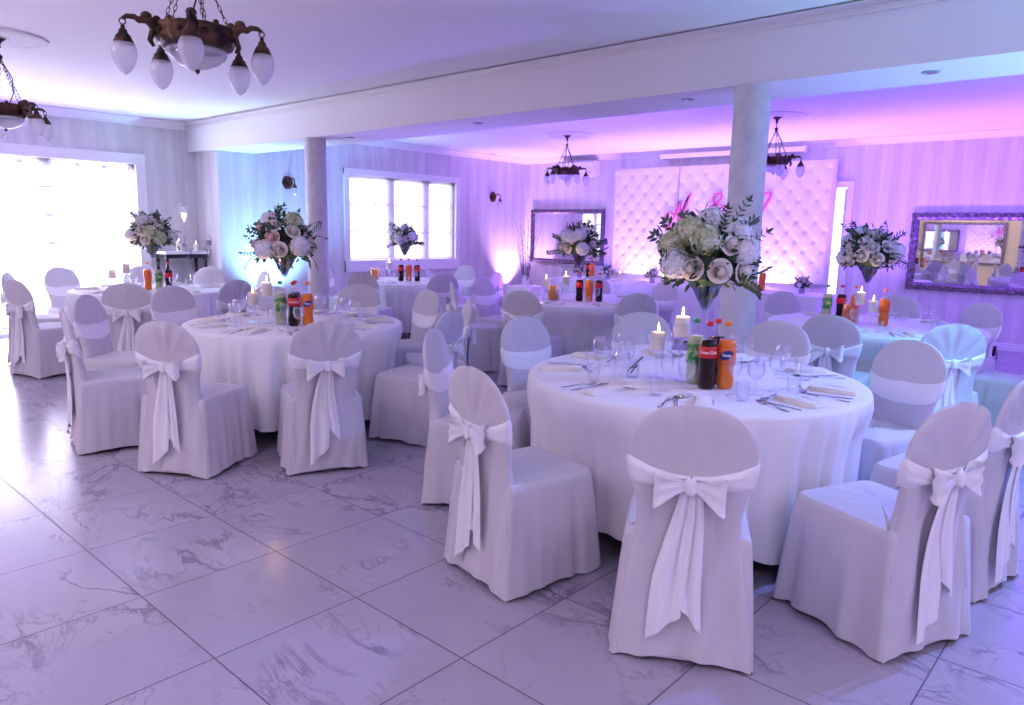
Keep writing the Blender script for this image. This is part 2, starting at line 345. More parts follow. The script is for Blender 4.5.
# windows
def window(n, x, y0, y1, z0, z1, bars, sky, shade_z0, fr=.1, folds=4):
    w = bpy.data.objects.new('window_%d' % n, None); C.objects.link(w); w['kind'] = 'structure'; w.location = (x, (y0+y1)/2, z0)
    ox, oy, oz = x, (y0+y1)/2, z0
    def bx(a): return (a[0]-ox, a[1]-oy, a[2]-oz, a[3]-ox, a[4]-oy, a[5]-oz)
    b = MB()
    for a in ((x-.02, y0-.0, z0, x+.035, y0+fr, z1), (x-.02, y1-fr, z0, x+.035, y1, z1), (x-.02, y0, z1-fr, x+.04, y1, z1), (x-.02, y0, z0, x+.05, y1, z0+(.19 if n == 2 else .05))):
        b.box(*bx(a), bev=.006)
    build('window_casing', b, M['trim'], w, False)
    b = MB()
    for a in ((x-.16, y0, z0, x-.1, y0+fr+.05, z1), (x-.16, y1-fr-.05, z0, x-.1, y1, z1), (x-.16, y0, z1-fr-.05, x-.1, y1, z1), (x-.16, y0, z0, x-.1, y1, z0+.08)):
        b.box(*bx(a))
    for yb, hw in bars: b.box(*bx((x-.16, yb-hw, z0, x-.1, yb+hw, z1)))
    build('sash_frame', b, M['trim'], w, False)
    b = MB(); b.box(*bx((x-.14, y0, z0, x-.13, y1, z1))); build('pane', b, M['glass'], w, False)
    b = MB(); b.add([(x-.19-ox, y0-oy, z0-oz), (x-.19-ox, y1-oy, z0-oz), (x-.19-ox, y1-oy, z1-oz), (x-.19-ox, y0-oy, z1-oz)], [(0, 1, 2, 3)])
    build('daylight', b, sky, w, False)
    # roman shade: pleated sheer cloth with soft horizontal folds
    ya, yb = y0+fr, y1-fr; zt = z1-fr
    def fn(i, j):
        t = j/39; z = shade_z0+(zt-shade_z0)*t
        ph = (zt-z)/(zt-shade_z0)*folds
        xx = x-.06+.012*abs(math.sin(PI*ph))+.004*math.sin(i*.9)
        return (xx-ox, ya+(yb-ya)*i/29-oy, z-oz)
    b = MB(); b.grid(fn, 30, 40); s = build('roman_shade', b, M['sheer'], w)
    b = MB()
    for k in range(1, folds):
        z = zt-(zt-shade_z0)*k/folds; b.box(*bx((x-.066, ya, z-.008, x-.054, yb, z+.008)))
    b.box(*bx((x-.07, ya, shade_z0-.01, x-.05, yb, shade_z0+.02)))
    build('hem_rod', b, M['trim'], s, False)
    return w
window(1, XL, WY1, WY2, .0, WT, ((3.17, .07), (1.95, .07)), M['sky'], .1, .14, 6)
window(2, XW, FY1, FY2, FZ1, FZ2, ((8.27, .085), (9.08, .085)), M['sky2'], .93, .10, 3)
# valance of scallops above the left shade
b = MB(); 
for k in range(11):
    y = WY1+.2+k*.33
    b.add([(0, y-.05, 0), (0, y+.05, 0), (0, y, .06), (.01, y-.05, 0), (.01, y+.05, 0), (.01, y, .06)], [(0, 1, 2), (5, 4, 3), (0, 3, 4, 1), (1, 4, 5, 2), (2, 5, 3, 0)])
w1 = bpy.data.objects['window_1']
build('shade_clip', b, M['trim'], w1, False, loc=(-.045, -(WY1+WY2)/2, WT-.22))
# door behind panel
d = bpy.data.objects.new('door_1', None); C.objects.link(d); d['kind'] = 'structure'; d.location = (DX2, YB, 0)
b = MB(); b.box(-.0, -.03, 0, .09, .02, DZ+.09, bev=.005); b.box(DX1-DX2-.09, -.03, 0, DX1-DX2, .02, DZ+.09, bev=.005); b.box(DX1-DX2, -.03, DZ, 0, .02, DZ+.09, bev=.005)
build('door_frame', b, M['trim'], d, False)
b = MB(); b.box(-.05, .02, 0, -.012, .5, DZ-.02, bev=.004); build('door_leaf', b, M['trim'], d, False)
b = MB(); b.tube([(-.07, .45, 1.02), (-.12, .45, 1.02), (-.12, .36, 1.02)], .01); build('door_handle', b, M['steel'], d)
b = MB(); b.add([(DX1-DX2-.4, .9, 0), (.6, .9, 0), (.6, .9, 2.3), (DX1-DX2-.4, .9, 2.3)], [(0, 1, 2, 3)]); build('daylight', b, mat('lit_room_beyond', (.8, .9, .8), .8, emit=(.9, 1, .93), es=1.6), d, False)

# columns
for i, (x, lb) in enumerate(((-2.35, 'thick round grey-white column behind the nearest table, right of centre'), (-7.76, 'slim far round column between sconce alcove and far window'))):
    b = MB(); b.lathe([(.15, 0), (.15, .06), (.13, .08), (.125, .1), (.125, 1.2), (.125, SOF)], 40)
    m = M.setdefault('column', mat('brushed_column_paint', (.62, .61, .64), .6))
    if i == 0: noise_col(m, 9, (.56, .55, .58), (.68, .67, .70), .3, .7, 5); 
    o = build('trim_%d' % (7+i), b, m, None, True, 40, loc=(x, 5.08, 0)); o['kind'] = 'structure'
# recessed downlights in the beam underside
for x, lb in ((-7.33, 'at the left end by the far column'), (-5.24, 'second from left'), (-2.97, 'left of the thick column'), (-1.29, 'right of the thick column')):
    t = thing('recessed_downlight', 'small round chrome downlight set in beam underside, '+lb, 'light', (x, 5.28, SOF))
    b = MB(); b.lathe([(.0, -.004), (.03, -.004), (.045, -.008), (.052, -.006), (.052, .0)], 24); build('trim_ring', b, M['grey_plastic'], t, True, 30)
    b = MB(); b.lathe([(.0, -.009), (.02, -.009), (.028, -.005)], 20); build('lens', b, M['steel'], t, True, 30)

# ------------------------------------------------------------------ chairs
def lerp(a, b, t): return a+(b-a)*t
def table_fn(pts):
    def f(z):
        if z <= pts[0][0]: return pts[0][1]
        for (a, va), (b_, vb) in zip(pts, pts[1:]):
            if z <= b_:
                t = (z-a)/(b_-a); t = t*t*(3-2*t) if 0 else t
                return va+(vb-va)*t
        return pts[-1][1]
    return f
def smooth_fn(pts):
    xs = [p[0] for p in pts]; ys = [p[1] for p in pts]; n = len(xs)
    ms = []
    for i in range(n):
        if i == 0: ms.append((ys[1]-ys[0])/(xs[1]-xs[0]))
        elif i == n-1: ms.append((ys[-1]-ys[-2])/(xs[-1]-xs[-2]))
        else: ms.append((ys[i+1]-ys[i-1])/(xs[i+1]-xs[i-1]))
    def f(z):
        z = min(max(z, xs[0]), xs[-1])
        for i in range(n-1):
            if z <= xs[i+1]:
                h = xs[i+1]-xs[i]; t = (z-xs[i])/h
                return (2*t**3-3*t*t+1)*ys[i]+(t**3-2*t*t+t)*h*ms[i]+(-2*t**3+3*t*t)*ys[i+1]+(t**3-t*t)*h*ms[i+1]
    return f
BW = smooth_fn([(0, .238), (.12, .226), (.28, .206), (.42, .186), (.52, .176), (.60, .184), (.68, .203), (.75, .212), (.80, .206), (.845, .185), (.88, .155), (.905, .118), (.922, .07), (.93, .012)])
BR = smooth_fn([(0, -.285), (.2, -.268), (.44, -.258), (.6, -.266), (.75, -.283), (.88, -.300), (.93, -.298)])
BF = smooth_fn([(.42, -.165), (.50, -.180), (.62, -.205), (.75, -.236), (.86, -.262), (.91, -.278), (.93, -.290)])
def back_pt(th, z, off=0, pleat=0, seed=0):
    w = BW(z); yr = BR(z)
    if z >= .44: yf = BF(z)
    else: yf = lerp(yr+.03, BF(.44), max(0, (z-.30)/.14))
    mid = (yr+yf)/2; t = (yf-yr)/2
    c, s = math.cos(th), math.sin(th)
    x = (w+off)*math.copysign(abs(c)**.85, c); y = mid+(t+off)*math.copysign(abs(s)**.55, s)
    if s < 0:
        e = min(1, abs(s)*2)
        if pleat and z > .68:
            dx, dz = x, z-.665; ph = math.atan2(dz, dx); dd = math.hypot(dx, dz)
            y += e*pleat*math.sin(ph*15+seed)*min(1, dd/.12)*(.6+.4*math.sin(ph*4+seed))
        # long soft folds that hang from the bow
        if z < .66: y += e*(.008*math.sin(x*34+2.2*seed+z*5)+.005*math.sin(x*61-z*9+seed))*min(1, (.66-z)/.2)
    else: y += .004*math.sin(z*17+seed)*math.sin(x*9)
    return Vector((x, y, z))
def chair_meshes(pleat, seed):
    r = random.Random(seed); out = {}
    N = 120
    zs = [0, .03, .07, .12, .18, .24, .30, .35, .39, .42, .44, .47, .50, .53, .56, .59, .62, .65, .68, .71, .74, .77, .795, .82, .84, .86, .875, .89, .902, .913, .921, .927, .93]
    b = MB(); hem = [.004+.03*(1-abs(math.cos(2*PI*i/N)))**.8 for i in range(N)]
    def fn(i, j):
        th = 2*PI*i/N; z = zs[j]
        p = back_pt(th, z, 0, pleat, seed)
        if z < .12 : p.z = max(p.z, 0)+hem[i]*(1-z/.12)
        return p
    vs = [fn(i, j) for j in range(len(zs)) for i in range(N)]
    fs = []
    for j in range(len(zs)-1):
        for i in range(N):
            if zs[j] < .42 and i < N//2: continue
            a = j*N+i; c = j*N+(i+1) % N
            fs.append((a, c, c+N, a+N))
    fs.append(tuple((len(zs)-1)*N+i for i in range(N)))
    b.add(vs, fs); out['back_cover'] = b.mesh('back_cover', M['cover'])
    # seat cover with skirt
    K = 110; T = [0, .02, .06, .14, .26, .40, .55, .70, .85, 1.0]
    w1, w2, w3 = r.uniform(0, 6), r.uniform(0, 6), r.uniform(0, 6)
    pl = [(.25+r.uniform(-.02, .02), -1), (.36, .6), (.54, .6), (.65+r.uniform(-.02, .02), -1), (.10, .4), (.80, .45), (.45, -.35)]
    def upt(u, t):
        hx = lerp(.212, .246, t**.8); yf = lerp(.215, .258, t**.8); yr = lerp(-.235, -.272, t)
        L1 = yf-yr; R = .05
        if u < .32: d = u/.32*L1; p = Vector((hx, yr+d, 0)); n = Vector((1, 0, 0))
        elif u < .58: d = (u-.32)/.26*2*hx; p = Vector((hx-d, yf, 0)); n = Vector((0, 1, 0))
        elif u < .90: d = (u-.58)/.32*L1; p = Vector((-hx, yf-d, 0)); n = Vector((-1, 0, 0))
        else: d = (u-.90)/.10*2*hx; p = Vector((-hx+d, yr, 0)); n = Vector((0, -1, 0))
        cx = hx-R; cy = yf-R
        if p.y > cy and abs(p.x) > cx:
            q = Vector((abs(p.x)-cx, p.y-cy, 0)); q.normalize(); sx = math.copysign(1, p.x)
            p = Vector((sx*(cx+q.x*R), cy+q.y*R, 0)); n = Vector((sx*q.x, q.y, 0))
        return p, n
    def sk(i, j):
        u = i/K; t = T[j]; p, n = upt(u, t)
        e = max(0, min(1, u/.05, (.90-u)/.05))
        a = e*sum(k*math.exp(-((u-c)/.017)**2) for c, k in pl)*.034*t**.7
        a += e*(.006*math.sin(u*38+w1)+.006*math.sin(u*63+w2))*t+.012*t*math.sin(u*PI*6.6+w3)*e*.5
        z = .462-.462*t
        if j == 0: p = p-n*.010; z = .466
        hemz = .004+.02*abs(math.sin(u/.9*PI*3+.3))
        if t > .8: z += hemz*(t-.8)/.2
        p = p+n*a
        return (p.x, p.y, z)
    b = MB(); b.grid(sk, K, len(T), closeu=True, flip=True)
    sc = [1, .9, .75, .55, .3, .0]
    def cap(i, j):
        x, y, z = sk(i, 0); s_ = sc[j]
        return (x*s_, (y+.02)*s_-.02, .466+.016*(1-s_**2)+.003*math.sin(x*30+w1)*s_*(1-s_)*4)
    b.grid(cap, K, len(sc), closeu=True)
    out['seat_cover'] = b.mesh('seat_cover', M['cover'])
    # sash band
    NB = 80; b = MB(); zc = .662
    def band(i, j):
        th = 2*PI*i/NB; s = math.sin(th); g = math.exp(-((th-1.5*PI)/.95)**2)
        c = math.cos(th)
        hh = .058-.036*g; v = (j-4)/4
        zz = zc+(.030*(1-g) if s < 0 else .030*(1-s)*(1-g)-.012*s)
        z = zz+hh*v
        off = (.006+.002*math.sin(v*9+th*3)+.006*g)*(1-v**8)
        p = back_pt(th, z, off)
        if s < 0: p.y -= .007*abs(math.sin(v*5+c*3+seed))*min(1, -s*2)*(1-v**8)
        return p
    b.grid(band, NB, 9, closeu=True); out['sash'] = b.mesh('sash', M['sash'])
    # bow: two ribbon loops and knot
    yk = BR(zc)-.018; b = MB()
    for sg, ln, dr in ((-1, .105+r.uniform(0, .012), r.uniform(-.25, -.05)), (1, .095+r.uniform(0, .015), r.uniform(-.2, .15))):
        def loop(i, j):
            u = i/27; v = (j-3)/3; o_ = math.sin(PI*u)**.8
            x = sg*(.008+ln*o_); y = yk-.010-.026*math.sin(2*PI*u)*(.4+.6*o_)-.006*math.sin(v*7+u*5)*o_
            h = .012+.042*o_*(1+.25*math.sin(u*3+sg))
            return (x, y-.012, zc+h*v+dr*abs(x)-.9*x*x-.006*math.sin(v*6+u*7)*o_)
        b.grid(loop, 28, 7)
    def knot(i, j):
        a = 2*PI*i/20; q, z = [(.2, -.030), (.75, -.030), (.95, -.018), (.9, 0), (.98, .018), (.72, .031), (.2, .031)][j]
        return (.019*q*math.cos(a)*(1+.12*math.sin(3*a+j)), yk-.022+.016*q*math.sin(a), zc+z+.004*math.sin(2*a))
    b.grid(knot, 20, 7, closeu=True); out['bow'] = b.mesh('bow', M['sash'])
    for nm, sg, ln, wd, sw in (('a', -1, .55+r.uniform(-.03, .02), .115, -.05), ('b', 1, .46+r.uniform(-.05, .03), .085, .012)):
        b = MB()
        def tail(i, j):
            t = j/22; v = (i-6)/6; w = lerp(.018, wd/2, min(1, t*1.6)**.8)
            z = zc-ln*t-(.05*v*sg*t**3)
            x = sg*.012+sw*t+w*v+.008*math.sin(t*5+seed)
            y = BR(max(z, .02))-.016-.012*(1-t)+.009*math.sin(v*5.2+seed+sg)*(.4+.6*t)-.012*t
            return (x, y, z)
        b.grid(tail, 13, 23); out['tail_'+nm] = b.mesh('sash_tail', M['sash'])
    b = MB()
    for x in (-.2, .2): b.lathe([(.014, 0), (.016, .004), (.014, .03)], 12, cx=x, cy=-.255)
    out['foot'] = b.mesh('foot', M['blacknylon'])
    b = MB(); b.lathe([(.014, 0), (.016, .004), (.014, .03)], 12); out['foot'] = b.mesh('foot', M['blacknylon'])
    return out
VAR = [chair_meshes(.002, 1), chair_meshes(.0095, 2), chair_meshes(.0015, 5), chair_meshes(.0105, 9)]
LEGM = M['tableleg']
PLACES = {}
def chair(x, y, cx, cy, var, label, group, turn=0, s=1.0):
    """x,y: ground point under the top of the backrest; the seat faces (cx,cy)"""
    d = Vector((cx-x, cy-y, 0)).normalized()
    d.rotate(Matrix.Rotation(math.radians(turn), 3, 'Z'))
    loc = (x+d.x*.297*s, y+d.y*.297*s, 0)
    rz = math.atan2(d.y, d.x)-PI/2
    t = thing('banquet_chair', label, 'chair', loc, rz, group)
    t.scale = (s, s, s)
    m = VAR[var]
    link('back_cover', m['back_cover'], t); link('seat_cover', m['seat_cover'], t)
    sa = link('sash', m['sash'], t); link('bow', m['bow'], sa); link('sash_tail', m['tail_a'], sa); link('sash_tail', m['tail_b'], sa)
    for fx in (-.2, .2):
        for fy in (-.245, .2): link('foot', m['foot'], t, (fx, fy, 0))
    return t

TABLES = {'near': (-1.80, 3.41, .845), 'left': (-4.95, 3.03, .80), 'corner': (-8.38, 3.35, .80), 'window': (-7.93, 6.60, .76), 'middle': (-4.75, 6.38, .82), 'back': (-1.85, 6.62, .84)}
TN = {'near': 'nearest table', 'left': 'front left table', 'corner': 'far left corner table', 'window': 'table below far window', 'middle': 'middle back table', 'back': 'right back table'}
CH = {
 'near': [((-1.10, 2.12), 0, 0, 'bow chair closest to camera', 'white covered chair seen from behind with long bow, closest to camera'),
          ((-2.07, 2.06), 1, 0, 'left-hand bow chair', 'white covered bow chair seen obliquely at left of nearest table, its seat to the right'),
          ((-3.02, 2.69), 0, 0, 'edge-on chair left', 'narrow edge-on white chair behind the left bow chair of nearest table'),
          ((-3.10, 3.55), 2, 0, 'band-front chair at back left', 'white chair showing its plain sash band, behind left rim of nearest table'),
          ((-2.75, 4.42), 0, 0, 'band-front chair behind candles', 'white chair with plain band in front, behind the lit candles of nearest table'),
          ((-1.88, 4.72), 2, 0, 'band-front chair by column', 'white chair with plain band, just right of the thick column foot'),
          ((-1.01, 4.42), 0, 18, 'large band-front chair at right', 'large white chair facing camera with plain band, before the pale blue bow chair'),
          ((-.48, 2.85), 3, 0, 'pleated bow chair at right', 'pleated white chair with knotted bow at right of nearest table'),
          ((-.38, 3.60), 1, -18, 'chair cut by right edge', 'white bow chair cut off by the right picture edge, its tail hanging')],
 'left': [((-4.25, 1.74), 1, 0, 'pleated bow chair in front left', 'pleated bow chair seen from behind at front of left table, left of two'),
          ((-3.66, 2.44), 3, 0, 'pleated bow chair in front right', 'pleated white chair with wide bow at front of left table, right of two'),
          ((-3.66, 3.46), 3, 0, 'pleated chair at right', 'small pleated bow chair right of left front table, partly behind edge-on chair'),
          ((-4.15, 4.11), 0, 0, 'slim edge-on chair at back right', 'slim edge-on white chair with bow on its right, behind pleated chair'),
          ((-4.97, 4.41), 2, -10, 'ivory band chair at back', 'ivory white chair with plain band, right behind the left front table'),
          ((-5.87, 4.30), 0, 0, 'band chair right of column', 'greyish chair with plain band, just right of slim column behind the left table'),
          ((-6.12, 3.50), 2, 0, 'chair behind candles', 'mauve chair behind the candles of the left front table'),
          ((-6.60, 2.80), 0, 0, 'lilac band chair at back left', 'lilac white chair with plain band behind left rim of left front table'),
          ((-6.13, 1.95), 2, 0, 'lilac edge chair at left', 'lilac side-on chair with plain band between two chairs left of front table'),
          ((-5.28, 1.54), 1, 0, 'side-on bow chair at left', 'white side-on chair with knotted bow at left of left front table')],
 'corner': [((-8.03, 1.97), 0, 0, 'leftmost bow chair in front', 'side-on bow chair nearest the left picture edge, in front of bright window'),
            ((-9.10, 2.17), 2, 0, 'chair behind leftmost chair', 'bow chair half hidden behind the leftmost side-on chair by bright window'),
            ((-9.88, 2.90), 0, 0, 'pale chair before the big window', 'pale oval-backed chair with band standing before bright left window'),
            ((-9.72, 3.78), 2, 0, 'second pale chair before the window', 'pale chair behind white candles of far left table, before window'),
            ((-9.25, 4.45), 0, 0, 'white chair by the twigs', 'white chair by the wall corner next to dark twigs'),
            ((-8.15, 4.60), 2, 0, 'white chair by slim column', 'bright white chair just left of slim column'),
            ((-6.97, 3.62), 1, 0, 'lilac bow chair', 'lilac pleated chair with small bow behind the middle of left front table'),
            ((-7.10, 2.61), 0, 0, 'mauve bow chair', 'mauve bow chair seen from behind at front of far left table')],
 'window': [((-7.35, 5.42), 1, 0, 'pleated bow chair', 'pleated bow chair in front of the table below far window'),
            ((-9.22, 6.10), 0, 0, 'white chair right of slim column', 'white chair at right side of slim column below far window'),
            ((-6.70, 6.18), 2, 0, 'lilac bow chair at right', 'lilac bow chair at right of the table below the far window'),
            ((-8.04, 7.88), 0, 0, 'white band chair', 'white band chair behind the lilac bow chair near uplight'),
            ((-6.55, 6.98), 1, 0, 'violet chair before uplight', 'violet bow chair right before the pink uplit corner')],
 'middle': [((-4.45, 5.06), 2, 0, 'grey bow chair in front', 'grey white chair with bow in front of middle back table'),
            ((-3.62, 5.75), 1, 0, 'pleated pale chair at right', 'pleated pale blue chair right of middle back table'),
            ((-5.62, 5.28), 0, 0, 'edge-on chair at left', 'edge-on chair with bow left of the middle back table'),
            ((-6.05, 6.18), 2, 0, 'lilac band chair at left', 'lilac band-front chair left of the middle back table'),
              ((-5.35, 7.46), 2, 0, 'pale chair beside twig vase', 'pale chair behind middle back table near the twig vase'),
            ((-4.35, 7.50), 0, 0, 'pale chair at far right', 'pale chair behind middle back table right of its flowers')],
 'back': [((-1.78, 5.36), 2, 0, 'pale blue bow chair in front', 'pale blue lit bow chair seen from behind, right of thick column'),
          ((-1.02, 5.50), 3, 0, 'cyan pleated bow chair', 'cyan lit pleated chair with bow behind the large band chair'),
          ((-1.22, 7.62), 0, 0, 'oval band chair below mirror', 'pink lit oval-backed chair with band below the big mirror'),
          ((-1.98, 7.84), 2, 0, 'pink chair at the back', 'pink lit chair behind right back table, left of the big mirror'),
          ((-2.90, 7.25), 0, 0, 'mauve chair at back left', 'mauve chair at back left of right back table, near white panel'),
          ((-.52, 6.45), 2, 0, 'pink side chair at right', 'pink lit chair at right picture edge facing the right back table')],
}
for k, lst in CH.items():
    cx, cy, R = TABLES[k]
    for (x, y), var, turn, who, lab in lst:
        chair(x, y, cx, cy, var, lab, 'white covered banquet chairs around the round tables', turn)

# ------------------------------------------------------------------ round tables with cloths
def cloth_mesh(R, seed, hem=.10, zt=.752, push=()):
    r = random.Random(seed); N = 220; b = MB()
    fr = [(r.randint(14, 17), r.uniform(0, 6), .55), (r.randint(25, 31), r.uniform(0, 6), .4), (r.randint(7, 9), r.uniform(0, 6), .3)]
    def wave(a):
        v = sum(w*math.sin(n*a+p+.8*math.sin(3*a+p)) for n, p, w in fr)
        return v
    rows = [(0, 0), (.3, 0), (.6, 0), (.85, 0), (.96, 0), (.99, .0015), (1.003, .008), (1.008, .02)]
    L = zt-hem
    def fn(i, j):
        a = 2*PI*i/N
        if j < len(rows):
            q, dz = rows[j]; return (max(q, .0005)*R*math.cos(a), max(q, .0005)*R*math.sin(a), zt-dz)
        t = (j-len(rows)+1)/14; w = wave(a)
        # folds are rounded outward, pinched inward
        f = .75-1.35*abs(w)**.75
        rr = R*1.008+.012*t**.5+.075*t**.8*f+.015*t
        if push and rr > push[i]: q = min(1, t/.38); q = q*q*(3-2*q); rr = lerp(rr, push[i], q)
        rr -= .045*min(1, t*1.3)*abs(w)**.75
        z = zt-.02-(L-.02)*t+.01*math.sin(a*3+seed)*t
        return (rr*math.cos(a), rr*math.sin(a), z)
    b.grid(fn, N, len(rows)+14, closeu=True)
    return b.mesh('tablecloth', M['cloth'])
def round_table(key):
    cx, cy, R = TABLES[key]
    t = thing('round_table', 'round banquet table hidden under white cloth, the '+TN[key], 'table', (cx, cy, 0), 0, 'round banquet tables')
    b = MB(); b.lathe([(0.001, .722), (R-.012, .722), (R-.006, .728), (R-.006, .744), (R-.012, .75), (.001, .75)], 64); build('tabletop', b, M['ply'], t, True, 30)
    for k in range(4):
        a = PI/4+k*PI/2+.2; b = MB(); b.tube([(.55*R*math.cos(a), .55*R*math.sin(a), .722), (.62*R*math.cos(a), .62*R*math.sin(a), .3), (.64*R*math.cos(a), .64*R*math.sin(a), 0.0)], .018, 12); build('leg', b, LEGM, t)
    N = 220; lim = [9.0]*N
    for (x, y), var, turn, who, lab in CH[key]:
        d = Vector((cx-x, cy-y, 0)).normalized(); d.rotate(Matrix.Rotation(math.radians(turn), 3, 'Z'))
        o = Vector((x+d.x*.297-cx, y+d.y*.297-cy, 0)); rt_ = Vector((d.y, -d.x, 0))
        for q in range(N):
            a = 2*PI*q/N; e = Vector((math.cos(a), math.sin(a), 0))
            # clip the ray against the seat footprint
            lo, hi = 0.0, 9.0
            for ax, hmin, hmax in ((d, -.28, .292), (rt_, -.285, .285)):
                den = e.dot(ax); c0 = -o.dot(ax)
                if abs(den) < 1e-6:
                    if not hmin < c0 < hmax: lo = 9.0
                    continue
                t0, t1 = (hmin-c0)/den, (hmax-c0)/den
                if t0 > t1: t0, t1 = t1, t0
                lo, hi = max(lo, t0), min(hi, t1)
            if lo < hi and lo < 2: lim[q] = min(lim[q], lo)
    lim = [min(v, R*1.16+.05) for v in lim]
    lim = [min(lim[(q+k) % N] for k in range(-4, 5)) for q in range(N)]
    push = [min(lim[q], sum(lim[(q+k) % N] for k in range(-4, 5))/9+.0) for q in range(N)]
    c = link('tablecloth', cloth_mesh(R, len(key)*7+ord(key[0]), .11, push=push), None, (cx, cy, 0.0))
    tag(c, 'white floor-length tablecloth on the '+TN[key], 'tablecloth', 'white tablecloths on the round tables')
for k in TABLES: round_table(k)
ZT = .7525

# ------------------------------------------------------------------ tableware
def cutlery(kind):
    b = MB()
    def strip(pts, th=.0022, z0=0, arch=0):
        # pts: (y, halfwidth, z, xoff)
        n = len(pts); vs = []
        for y, w, z, xo in pts:
            vs += [(xo-w, y, z0+z), (xo, y, z0+z+th), (xo+w, y, z0+z), (xo, y, z0+z-.0006)]
        fs = []
        for i in range(n-1):
            for q in range(4):
                a = i*4+q; c = i*4+(q+1) % 4; fs.append((a, c, c+4, a+4))
        fs += [(3, 2, 1, 0), tuple((n-1)*4+q for q in range(4))]
        b.add(vs, fs)
    if kind == 'knife':
        strip([(-.11, .006, .002, 0), (-.105, .009, .002, 0), (-.06, .0085, .003, 0), (-.01, .006, .004, 0), (.01, .007, .003, 0), (.03, .010, .002, .002), (.08, .0105, .0015, .002), (.105, .006, .0015, -.001), (.115, .001, .0015, -.004)])
    elif kind == 'fork':
        strip([(-.10, .005, .002, 0), (-.095, .010, .002, 0), (-.06, .0075, .003, 0), (0, .0035, .007, 0), (.03, .004, .007, 0), (.045, .011, .003, 0), (.055, .0125, .002, 0)])
        for x in (-.0102, -.0034, .0034, .0102): strip([(.054, .0024, .002, x), (.08, .0020, .003, x), (.098, .0008, .006, x)], .0018)
    else:
        strip([(-.095, .004, .002, 0), (-.09, .009, .002, 0), (-.055, .007, .003, 0), (0, .0035, .006, 0), (.035, .004, .006, 0)])
        def fn(i, j):
            a = 2*PI*i/16; q = j/4
            return (.0185*q*math.cos(a), .060+.028*q*math.sin(a), .0015+.006*q**3)
        b.grid(fn, 16, 5, closeu=True)
    return b.mesh(kind, M['steel'])
KN, FK, SP = cutlery('knife'), cutlery('fork'), cutlery('spoon')
def goblet_mesh():
    b = MB(); b.lathe([(.033, 0), (.033, .002), (.02, .004), (.006, .008), (.0045, .02), (.0045, .062), (.008, .070), (.024, .080), (.036, .098), (.040, .118), (.038, .140), (.033, .160)], 24, caps=False)
    b.lathe([(.0315, .159), (.0365, .140), (.0385, .118), (.034, .099), (.02, .083), (.0, .076)], 24, caps=False); return b.mesh('goblet', M['glass'])
def wine_mesh():
    b = MB(); b.lathe([(.030, 0), (.030, .002), (.016, .004), (.005, .008), (.004, .03), (.004, .075), (.010, .084), (.022, .098), (.030, .122), (.031, .15), (.028, .178)], 24, caps=False)
    b.lathe([(.0268, .178), (.0295, .15), (.0285, .122), (.0, .087)], 24, caps=False); return b.mesh('wine_glass', M['glass'])
def tumbler_mesh():
    b = MB(); b.lathe([(.0, 0), (.022, .0), (.025, .004), (.030, .05), (.032, .085)], 20, caps=False); b.lathe([(.0305, .085), (.0285, .05), (.023, .012), (0, .01)], 20, caps=False); return b.mesh('tumbler', M['glass'])
def napkin_mesh():
    b = MB()
    def layer(z0, w, l, dx, th, s):
        def fn(i, j):
            a = 2*PI*i/28; c, sn = math.cos(a), math.sin(a)
            x = dx+w/2*math.copysign(abs(c)**.25, c); y = l/2*math.copysign(abs(sn)**.25, sn)
            z = z0+[0, th*.15, th*.85, th][j]; k = [.985, 1, 1, .985][j]
            z += .003*math.sin(y*20+s)*j/3
            return (x*k, y*k, z)
        bb = len(b.v); b.grid(fn, 28, 4, closeu=True)
        b.f.append(tuple(bb+84+i for i in range(28))); b.m.append(0)
    layer(.0, .088, .22, 0, .008, 0); layer(.008, .084, .215, .002, .007, 1); layer(.015, .078, .21, .003, .006, 2)
    return b.mesh('napkin', M['napkin'])
GOB, WIN, TUM, NAP = goblet_mesh(), wine_mesh(), tumbler_mesh(), napkin_mesh()
def put(name, me, label, cat, x, y, z, rz, group):
    o = link(name, me, None, (x, y, z), (0, 0, rz)); return tag(o, label, cat, group)
rs = random.Random(3)
for key, lst in CH.items():
    cx, cy, R = TABLES[key]; full = key in ('near', 'left')
    for n, ((x, y), var, turn, who, lab) in enumerate(lst):
        a = math.atan2(y-cy, x-cx)
        er = Vector((math.cos(a), math.sin(a), 0)); et = Vector((-er.y, er.x, 0)); cc = Vector((cx, cy, 0))
        at = 'by the '+who+', '+TN[key]
        def P(r, t): q = cc+er*r+et*t; return q.x, q.y
        j = rs.uniform(-.12, .12)
        q = P(R-.17, .05); put('folded_napkin', NAP, 'ivory folded napkin '+at, 'napkin', q[0], q[1], ZT, a-PI/2+j+.05, 'folded napkins at the place settings')
        q = P(R-.17, -.07); put('table_knife', KN, 'steel knife '+at, 'knife', q[0], q[1], ZT, a+PI/2+j+.12, 'steel knives on the tables')
        q = P(R-.16, -.115); put('table_fork', FK, 'steel fork '+at, 'fork', q[0], q[1], ZT, a+PI/2-.16+j, 'steel forks on the tables')
        if full:
            q = P(R-.30, .0); put('dessert_spoon', SP, 'small steel spoon '+at, 'spoon', q[0], q[1], ZT, a+PI+.4+j, 'small spoons on the tables')
            q = P(R-.40, -.12); put('wine_glass', WIN, 'tall clear wine glass '+at, 'glass', q[0], q[1], ZT, 0, 'tall wine glasses on the tables')
        q = P(R-.36, -.03); put('glass_goblet', GOB, 'round-bowled clear goblet '+at, 'glass', q[0], q[1], ZT, 0, 'round-bowled goblets on the tables')
        q = P(R-.30, -.16); put('glass_tumbler', TUM, 'small clear tumbler '+at, 'glass', q[0], q[1], ZT, 0, 'small tumblers on the tables')

